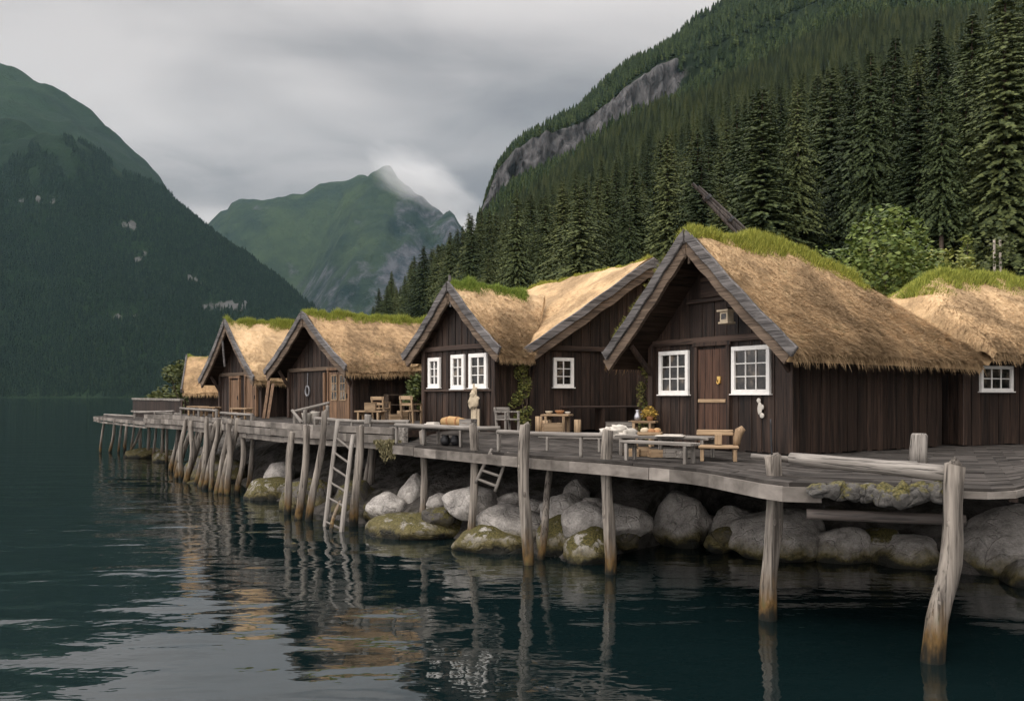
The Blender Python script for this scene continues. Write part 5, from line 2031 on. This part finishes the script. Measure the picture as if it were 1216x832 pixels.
boulder('white wet stone breaking the water surface near the ladder', 337, 354, 644, 656, 17.4, 91, 'stone', 0.7, 0.3, group=None, sink=0.3, cat='stone', name='water_stone')
t = tag(polys('hanging_moss', np.zeros((1, 4, 3)) + np.array([[0, 0, 0], [.01, 0, 0], [.01, 0, .01], [0, 0, .01]]), 4, M['moss']), 'tuft of moss and weed hanging from the step between the two decks', 'moss')
n = 1500
q_ = g.random(n) ** 1.7
st_ = g.integers(0, 14, n)
P = np.stack([-2.93 + .30 * (vnoise(st_ * 3.7, st_ * 1.3)) * (1 - .5 * q_) + g.normal(0, .025, n), 19.95 + g.normal(0, .05, n), 2.06 - q_ * (.2 + .38 * (vnoise(st_ * 5.1, st_ * 0 + 7) * .5 + .5))], -1)
dv = g.standard_normal((n, 3)) * .018
md_ = t.data
bpy.data.objects.remove(t)
t = polys('hanging_moss', np.stack([P, P + dv, P + dv + np.stack([g.normal(0, .01, n), g.normal(0, .01, n), -g.uniform(.02, .10, n)], -1), P + np.array((.012, 0, -.03))], 1), 4, M['weed'])
tag(t, 'tuft of moss and weed hanging from the step between the two decks', 'moss')

# ================================================================== furniture on the decks
def table(label, p0, p1, wdt, h, th=0.045, mt='grey', leg=0.06, boards=2, name='table', cat='table', legs=2, group=None, rail=True):
    """long table or bench between two plan points"""
    p0, p1 = Vector((p0[0], p0[1], 0)), Vector((p1[0], p1[1], 0))
    c = (p0 + p1) / 2
    d = p1 - p0
    ln = d.length
    zb = near_z(c.x, c.y) if c.x > -2.8 else 2.32
    t = thing(name, label, cat, (c.x, c.y, zb), math.atan2(d.y, d.x), group)
    m = MB()
    for i in range(boards):
        yy = -wdt / 2 + wdt * (i + .5) / boards
        m.box((0.01 * (i % 2), yy, h - th / 2 + .002 * (i % 2)), (ln - 0.03 * (i % 2), wdt / boards - 0.008, th))
    m.build('top', M[mt + '_x'], t, bevel=0.006)
    xs_ = [(-ln / 2 + 0.12) + (ln - 0.24) * i / (legs - 1) for i in range(legs)]
    for x in xs_:
        for s in (-1, 1):
            m = MB()
            m.box((x, s * (wdt / 2 - leg * .6), (h - th) / 2), (leg, leg, h - th - .002))
            m.build('leg', M[mt + '_z'], t, bevel=0.006)
    if rail:
        m = MB()
        for x in xs_:
            m.box((x, 0, h - th - .05), (leg * .7, wdt - leg * 2.3, 0.06))
        m.build('apron', M[mt + '_x'], t)
    return t


def P2d(px, d):
    return ((px - 608) / F * d, d)


table('long low grey bench along the deck edge below the left window of the main cottage', P2d(742, 14.55), P2d(826, 13.55), 0.30, 0.34, legs=2, name='bench', cat='bench')
table('long wide low table behind the deck-edge bench, holding a food tray', P2d(738, 15.7), P2d(848, 14.75), 0.62, 0.38, legs=3, boards=4)
# seat with the curved back
cx, cy = P2d(853, 14.3)
t = thing('settle', 'low wooden settle with a curved carved end beside the brown door', 'seat', (cx, cy, 2.0), R(-12))
m = MB()
for i in range(2):
    m.box((0, -.11 + .2 * i, .24), (.66, .19, .05))
m.build('seat', M['tan_x'], t, bevel=.012)
for x in (-.27, .27):
    for y in (-.14, .16):
        m = MB(); m.box((x, y, .105), (.06, .06, .21)); m.build('leg', M['tan_z'], t, bevel=.006)
m = MB(); m.box((-.05, .20, .47), (.62, .05, .10)); m.build('backrest', M['tan_x'], t, bevel=.015)
m = MB()
m.tube([(.30, .02, .26), (.31, .02, .38), (.35, .02, .50), (.42, .02, .56)], [.06, .065, .075, .05], 9)
m.tube([(.30, .2, .26), (.31, .2, .38), (.35, .2, .50), (.42, .2, .56)], [.05, .06, .07, .045], 9)
m.build('curved_end', M['tan_z'], t, smooth=True)
m = MB(); m.box((.0, .05, .36), (.12, .12, .18)); m.build('armrest_post', M['tan_z'], t, bevel=.01)


def crate(label, px, d, sx, sy, sz, zb, rz, mt='tan', name='crate', group='crates and boxes on the decks'):
    x, y = P2d(px, d)
    t = thing(name, label, 'crate', (x, y, zb), rz, group)
    m = MB()
    n = max(2, int(sz / .08))
    for i in range(n):
        zc = sz * (i + .5) / n
        for (cx, cy, lx, ly) in ((0, -sy / 2, sx, .018), (0, sy / 2, sx, .018), (-sx / 2, 0, .018, sy - .02), (sx / 2, 0, .018, sy - .02)):
            m.box((cx, cy, zc), (lx, ly, sz / n - .008))
    m.build('slats', M[mt + '_x'], t)
    m = MB()
    for a in (-1, 1):
        for b_ in (-1, 1):
            m.box((a * (sx / 2 - .025), b_ * (sy / 2 - .025), sz / 2), (.03, .03, sz - .004))
    m.box((0, 0, .02), (sx - .03, sy - .03, .02))
    m.build('corner_batten', M[mt + '_z'], t)
    return t


for i, (px_, d_, a, b_, c_, lab) in enumerate((
    (751, 15.25, .26, .2, .14, 'small tan crate under the low table, at its left end'), (764, 15.35, .2, .2, .17, 'narrow brown crate under the low table, second from the left'),
    (779, 15.05, .24, .2, .14, 'tan crate under the middle of the low table'), (796, 15.0, .28, .22, .16, 'grey box under the low table, right of its middle'), (811, 14.9, .22, .2, .13, 'small grey box under the right end of the low table'))):
    crate(lab, px_, d_ , a, b_, c_, 2.01, 0.2 * i - .3, 'tan' if i < 3 else 'grey')
# food tray on the table
x, y = P2d(772, 15.35)
t = thing('food_tray', 'wooden tray with loaves and orange food on the low table', 'tray', (x, y, 2.382), R(-15))
m = MB(); m.box((0, 0, .02), (.42, .26, .02))
for s in (-1, 1):
    m.box((0, s * .13, .04), (.42, .02, .05)); m.box((s * .21, 0, .04), (.02, .24, .05))
m.build('tray', M['tan_x'], t)
for k, (xx, yy, r_, mt_) in enumerate(((-.10, .02, .07, 'bone'), (.03, -.04, .06, 'clay'), (.12, .05, .065, 'tan_cloth'), (.0, .07, .055, 'yellow'), (.14, -.05, .045, 'clay'))):
    m = MB(); m.blob((xx, yy, .03 + r_ * .8), (r_ * 1.2, r_, r_ * .85), k + 2, .1, 12, 8); m.build('loaf', M[mt_], t, smooth=True)
x, y = P2d(758, 15.0)
t = thing('cloth', 'white folded sheet lying on the low table left of the right-hand planks', 'cloth', (x + .55, y - .1, 2.383), R(-20))
m = MB(); m.box((0, 0, .012), (.5, .28, .02)); m.box((.04, .02, .030), (.34, .22, .014)); m.build('fold', M['cream'], t, bevel=.006)
# white bundles left of the table
x, y = P2d(733, 16.0)
t = table('small low table under the white cloth bundle, left of the long low table', (x - .3, y + .08), (x + .32, y - .1), .36, .30, legs=2)
t = thing('cloth_bundle', 'crumpled white cloth bundle on the small low table', 'cloth', (x, y, 2.30), 0)
m = MB()
for k, (a, b_, c_, r_) in enumerate(((-.16, 0, .08, .15), (.1, .02, .09, .17), (.0, -.05, .16, .12), (.22, .05, .06, .1))):
    m.blob((a, b_, c_), (r_ * 1.3, r_, r_ * .75), k + 8, .35, 20, 12, 2.4)
m.build('folds', M['cream'], t, smooth=True)
m = MB(); m.box((0.05, .16, .2), (.5, .05, .22)); m.build('backing_board', M['grey_x'], t)
# little table with jug and flowers
x, y = P2d(764, 18.3)
zt = near_z(x, y)
t = table('small square stand with a jug and flowers at the corner of the main cottage', (x - .28, y + .1), (x + .28, y - .1), .4, .56, mt='tan', boards=3)
t = thing('jug', 'grey metal jug on the small square stand', 'jug', (x - .12, y + .02, zt + .562))
m = MB(); m.lathe((0, 0, 0), [(.05, 0), (.075, .04), (.08, .10), (.045, .17), (.04, .21), (.055, .235)], 14); m.build('body', M['metal'], t, smooth=True)
m = MB(); m.tube([(.07, 0, .08), (.12, 0, .12), (.11, 0, .18), (.045, 0, .2)], .010, 6); m.build('handle', M['metal'], t)
t = thing('flower_pot', 'pot of yellow dried flowers on the small square stand', 'pot', (x + .14, y - .02, zt + .562))
m = MB(); m.lathe((0, 0, 0), [(.06, 0), (.085, .09), (.08, .10)], 12); m.build('pot', M['clay'], t, smooth=True)
polys('flowers', leaf_cloud(5, [(0, 0, .18, .13), (.08, 0, .15, .10), (-.09, .02, .15, .10)], 420, .045), 4, M['yellow'], t)

# things before the small cottage
x, y = P2d(538, 18.5)
t = table('grey work table before the three windows with a rolled tan hide on it', P2d(508, 19.1), P2d(560, 18.2), .5, .42, legs=2, boards=3)
zt = near_z(x, y) + .422
t = thing('hide_roll', 'rolled tan hide on the work table before the three windows', 'roll', (x, y, zt), R(-35))
m = MB()
m.tube([(-.30, 0, .10), (-.1, 0, .115), (.1, 0, .11), (.32, 0, .10)], [.085, .11, .11, .085], 12, .1, 3)
m.build('roll', M['tan_cloth'], t, smooth=True)
m = MB(); m.tube([(-.12, 0, .11), (-.09, 0, .115)], .118, 12); m.tube([(.12, 0, .11), (.15, 0, .11)], .118, 12); m.build('strap', M['clay'], t)
crate('small grey box beside the rolled tan hide', 556, 18.3, .30, .24, .18, zt, R(-30), 'grey')
t = thing('cloth_bundle', 'flat pile of pale cloths at the left end of the work table', 'cloth', (*P2d(513, 19.0), zt), R(-35))
m = MB(); m.box((0, 0, .03), (.3, .22, .05)); m.box((.02, .01, .07), (.24, .2, .03)); m.build('fold', M['cream'], t, bevel=.01)
for i, (px_, d_, lab) in enumerate(((529, 18.7, 'small dark pot under the left of the work table'), (541, 18.6, 'small dark pot under the middle of the work table'))):
    x_, y_ = P2d(px_, d_)
    t = thing('clay_pot', lab, 'pot', (x_, y_, near_z(x_, y_)))
    m = MB(); m.lathe((0, 0, 0), [(.07, 0), (.12, .08), (.11, .16), (.07, .2), (.085, .23)], 12); m.build('body', M['iron'], t, smooth=True)


def chair(label, px, d, zb, rz, mt='tan', h=.80, seat=.40, w_=.42):
    x, y = P2d(px, d)
    t = thing('chair', label, 'chair', (x, y, zb), rz, 'wooden chairs on the wharf')
    m = MB()
    for i in range(3):
        m.box((-w_ / 3 + w_ / 3 * i, 0, seat), (w_ / 3 - .008, w_ * .95, .035))
    m.build('seat', M[mt + '_x'], t, bevel=.006)
    for a in (-1, 1):
        m = MB(); m.box((a * (w_ / 2 - .03), -w_ / 2 + .04, seat / 2 - .01), (.045, .045, seat - .02)); m.build('leg', M[mt + '_z'], t)
        m = MB(); m.bar((a * (w_ / 2 - .03), w_ / 2 - .04, 0), (a * (w_ / 2 - .03), w_ / 2 + .05, h), .045, .045); m.build('leg', M[mt + '_z'], t)
        m = MB(); m.box((a * (w_ / 2 - .03), 0, seat + .18), (.045, w_, .035)); m.build('armrest', M[mt + '_x'], t)
        m = MB(); m.box((a * (w_ / 2 - .03), -w_ / 2 + .04, seat + .09), (.04, .04, .17)); m.build('arm_post', M[mt + '_z'], t)
    m = MB()
    m.box((0, w_ / 2 + .045, h - .05), (w_ + .02, .035, .10)); m.box((0, w_ / 2 + .02, h - .22), (w_ - .06, .03, .07))
    m.build('backrest', M[mt + '_x'], t, bevel=.008)
    return t


chair('tan wooden armchair left of the three windows, in front of a green shrub', 489, 22.4, 2.30, R(150))
chair('shadowed wooden chair against the dark side wall of the double-door cottage', 453, 25.0, 2.33, R(160), 'barge' if False else 'tan', .75)
chair('low wooden chair left of the carved pale board', 603, 19.6, near_z(*P2d(603, 19.6)), R(35), 'grey', .62, .34)
# pale carved board
mx2 = Matrix.LocRotScale(h2.location, h2.rotation_euler, None)
t = thing('carved_board', 'pale carved upright board standing against the small cottage under its windows', 'carving', mx2 @ Vector((W22 - .62, -.20, 0.0)), TH2)
m = MB(); m.box((0, 0, .55), (.16, .05, 1.1)); m.box((-.04, 0, 1.13), (.06, .045, .12)); m.build('board', M['bone'], t, bevel=.02)
m = MB(); m.blob((0, -.05, .74), (.21, .035, .17), 3, .3, 20, 12, 2.5); m.blob((0, -.06, .93), (.10, .03, .09), 5, .3); m.build('relief', M['bone'], t, smooth=True)
m = MB(); m.box((-.13, .02, .3), (.06, .05, .6)); m.box((.13, .02, .28), (.06, .05, .56)); m.build('stay', M['bone'], t, bevel=.01)
# benches and table before the wing
t = table('small table with bowls before the single window of the broad joined gable', P2d(645, 19.9), P2d(678, 19.7), .5, .50, mt='tan', boards=3)
tx, ty = P2d(662, 19.8)
zt = near_z(tx, ty) + .502
for i, (dx, r_, mt_, lab) in enumerate(((-.2, .09, 'bone', 'pale bowl on the left of the small table'), (.05, .11, 'clay', 'brown bowl in the middle of the small table'), (.24, .07, 'cream', 'white cup on the right of the small table'))):
    o = MB(); o.lathe((0, 0, 0), [(r_ * .5, 0), (r_ * .9, r_ * .45), (r_, r_ * .8), (r_ * .9, r_ * .82), (r_ * .6, r_ * .3)], 14)
    b_ = o.build('bowl', M[mt_], None, smooth=True); b_.location = (tx + dx, ty, zt)
    tag(b_, lab, 'bowl')
crate('square tan crate below the single window of the broad joined gable', 655, 19.2, .42, .36, .30, near_z(*P2d(655, 19.2)), R(10), 'tan')
for i, (px_, h_, lab) in enumerate(((640, .42, 'short upright log by the climbing vine, left one'), (647, .34, 'shorter upright log by the climbing vine, right one'), (686, .45, 'upright log stool right of the small table with bowls'))):
    x_, y_ = P2d(px_, 19.3)
    m = MB(); m.tube([(0, 0, 0), (0, 0, h_ * .5), (0, 0, h_)], [.085, .08, .08], 12, .08, i)
    o = m.build('log_stool', M['tan_z'], None, smooth=True); o.location = (x_, y_, near_z(x_, y_))
    tag(o, lab, 'stool')
table('long dark bench against the broad joined gable wall', P2d(684, 21.0), P2d(756, 21.4), .4, .62, mt='plank', name='bench', cat='bench', legs=2) if False else None
t = thing('bench', 'long dark bench against the broad joined gable wall', 'bench', (2.25, 21.55, 2.22), THW)
m = MB(); m.box((0, 0, .60), (2.2, .38, .05)); m.build('seat', M['plank_x'], t, bevel=.008)
for x_ in (-1.0, 0, 1.0):
    m = MB(); m.box((x_, 0, .285), (.07, .34, .57)); m.build('leg', M['plank'], t)
# clutter before the double-door cottage
t = table('low tan bench before the double doors', P2d(424, 24.2), P2d(456, 23.9), .34, .36, mt='tan', name='bench', cat='bench')
x_, y_ = P2d(462, 23.6)
for i, (px_, d_, sx, sz, lab) in enumerate(((440, 24.0, .3, .22, 'small tan crate on the raised walkway below the dark side wall'), (470, 23.4, .34, .26, 'tan crate near the armchair on the raised walkway'), (478, 23.6, .22, .36, 'tall narrow crate near the armchair on the raised walkway'))):
    crate(lab, px_, d_, sx, .24, sz, 2.33 + (.365 if i == 0 else 0), .3 * i, 'tan')
t = thing('shelf_rack', 'open wooden rack standing against the dark side wall of the double-door cottage', 'rack', mx3 @ Vector((W3 + .35, 1.25, 0)), TH3 + R(90))
for a in (-.3, .3):
    m = MB(); m.box((a, 0, .42), (.05, .22, .84)); m.build('post', M['barge_in'], t)
for z_ in (.2, .5, .82):
    m = MB(); m.box((0, 0, z_), (.56, .24, .03)); m.build('shelf', M['barge_in'], t)
for i, (px_, d_, h_, lab) in enumerate(((364, 23.1, .30, 'white bucket on the platform corner, left one'), (374, 23.2, .34, 'white bucket on the platform corner, right one'))):
    x_, y_ = P2d(px_, d_)
    t = thing('bucket', lab, 'bucket', (x_, y_, 2.33))
    m = MB(); m.lathe((0, 0, 0), [(.10, 0), (.13, h_ - .03), (.145, h_), (.12, h_), (.10, .05)], 14); m.build('body', M['cream'], t, smooth=True)
    m = MB(); m.tube([(.13, 0, h_ - .05), (.10, 0, h_ + .1), (0, 0, h_ + .15), (-.10, 0, h_ + .1), (-.13, 0, h_ - .05)], .008, 5); m.build('handle', M['iron'], t)
for i, (px_, d_, lab) in enumerate(((250, 31.4, 'tan bench before the second cottage from the far end'), (236, 33.4, 'tan bench before the smallest far hut'), (288, 28.3, 'tan bench beside the corner between the two brown cottages'))):
    table(lab, P2d(px_ - 11, d_ + .3), P2d(px_ + 9, d_ - .3), .3, .38, mt='tan', name='bench', cat='bench')
for i, (px_, d_, h_, lab) in enumerate(((313, 28.9, 1.3, 'pale plank leaning at the corner of the double-door cottage, left one'), (318, 28.8, 1.2, 'pale plank leaning at the corner of the double-door cottage, right one'))):
    x_, y_ = P2d(px_, d_)
    m = MB(); m.bar((0, 0, 0), (.10, .3, h_), .10, .035, (0, 1, 0)); o = m.build('leaning_plank', M['door_tan']); o.location = (x_, y_, 2.33)
    tag(o, lab, 'plank')
log('mooring_stump', 'short pale stump on the step between the two decks', 'stump', pt(437, 503, 20.9), pt(437, 492, 20.9), .09, .085)

# ================================================================== plants
def vine(label, base, h, w_, n, seed, lean=(0, 0)):
    g = np.random.default_rng(seed)
    t = thing('climbing_vine', label, 'plant', base)
    m = MB()
    for k in range(4):
        a = g.uniform(-.08, .08, 6)
        m.tube([(a[i] + lean[0] * i / 5, a[-i] * .4 + lean[1] * i / 5, h * i / 5) for i in range(6)], [.018 - .002 * i for i in range(6)], 5)
    m.build('stem', M['bark'], t)
    lobes = [(g.normal(0, w_ * .35) + lean[0] * f, g.normal(0, w_ * .15) + lean[1] * f, h * f, w_ * g.uniform(.3, .6)) for f in np.linspace(.03, 1.0, 12)]
    polys('foliage', leaf_cloud(seed, lobes, n * 2, .052), 4, M['vine'], t)
    return t


vine('leafy vine climbing the corner where the small cottage meets the broad gable', (0.33, 20.75, 2.22), 1.75, .32, 900, 3)
vine('dark leafy vine hanging down the far corner of the main cottage', (2.98, 19.1, 2.0), 2.0, .26, 700, 4)
o = vine('grassy tufts creeping along the left bargeboard of the main cottage', (0, 0, 0), .3, .3, 10, 5)
bpy.data.objects.remove(o.children[0]); bpy.data.objects.remove(o.children[0]); bpy.data.objects.remove(o)

bush('green shrub between the double-door cottage and the small gabled cottage', -3.05, 26.6, 2.2, 1.0, 1.7, 21, 'leaf_dark', 1500, .10, name='shrub')
bush('rounded bright green leafy bush behind the main cottage roof, left of the two', *pt(1056, 330, 27.5).xy, 2.3, 5.0, 6.6, 22, 'leaf', 13000, .15, 'leafy bushes behind the cottages')
bush('lower bright green bush directly behind the descending thatch of the main cottage', *pt(1012, 330, 25.5).xy, 2.3, 2.2, 4.7, 23, 'leaf', 5000, .13, 'leafy bushes behind the cottages')
bush('spreading green bush between the two right-hand roofs', *pt(1106, 330, 30).xy, 2.3, 5.0, 6.3, 24, 'leaf', 12000, .15, 'leafy bushes behind the cottages')
bush('pointed young green sapling above the valley between the two right roofs', *pt(1149, 330, 31).xy, 2.3, 2.6, 7.0, 25, 'leaf', 4200, .13, 'leafy bushes behind the cottages', pointed=True)
bush('small green bush above the grassy roof at the right edge', *pt(1204, 330, 34).xy, 2.3, 3.0, 7.6, 26, 'leaf_dark', 5000, .14, 'leafy bushes behind the cottages')
for i, (px_, lab) in enumerate(((1180, 'thin pale birch stem behind the right-edge roof, left one'), (1187, 'thin pale birch stem behind the right-edge roof, right one'))):
    p = pt(px_, 330, 33)
    t = thing('young_birch', lab, 'tree', (p.x, p.y, 2.3))
    m = MB(); m.tube([(0, 0, 0), (.05, 0, 3), (.02, 0, 6.9)], [.07, .06, .045], 8); m.build('trunk', M['bark_pale'], t, smooth=True)
    polys('crown', leaf_cloud(40 + i, [(0.2, 0, 6.6, .5), (-.2, .1, 5.9, .4)], 260, .11), 4, M['leaf_dark'], t)
for i, (px_, r_, w_, h_, lab) in enumerate(((205, 52, 3.0, 4.2, 'dark rounded shrub behind the smallest far hut'), (221, 49, 2.4, 4.6, 'taller dark shrub touching the smallest far hut'), (187, 55, 2.4, 2.4, 'low dark shrub above the boarded wall on the far pier'), (240, 52, 3.5, 4.0, 'dark shrub behind the roof of the smallest far hut'))):
    p = pt(px_, 460, r_)
    bush(lab, p.x, p.y, 1.2, w_, h_, 70 + i, 'leaf_dark', 2200, .2, 'dark shrubs at the far tip', name='shrub')
bush('green shoots growing above the joined valley of the small cottage roof', *pt(629, 340, 31).xy, 2.2, 1.4, 4.6, 31, 'leaf_dark', 900, .12, name='shrub', pointed=True)
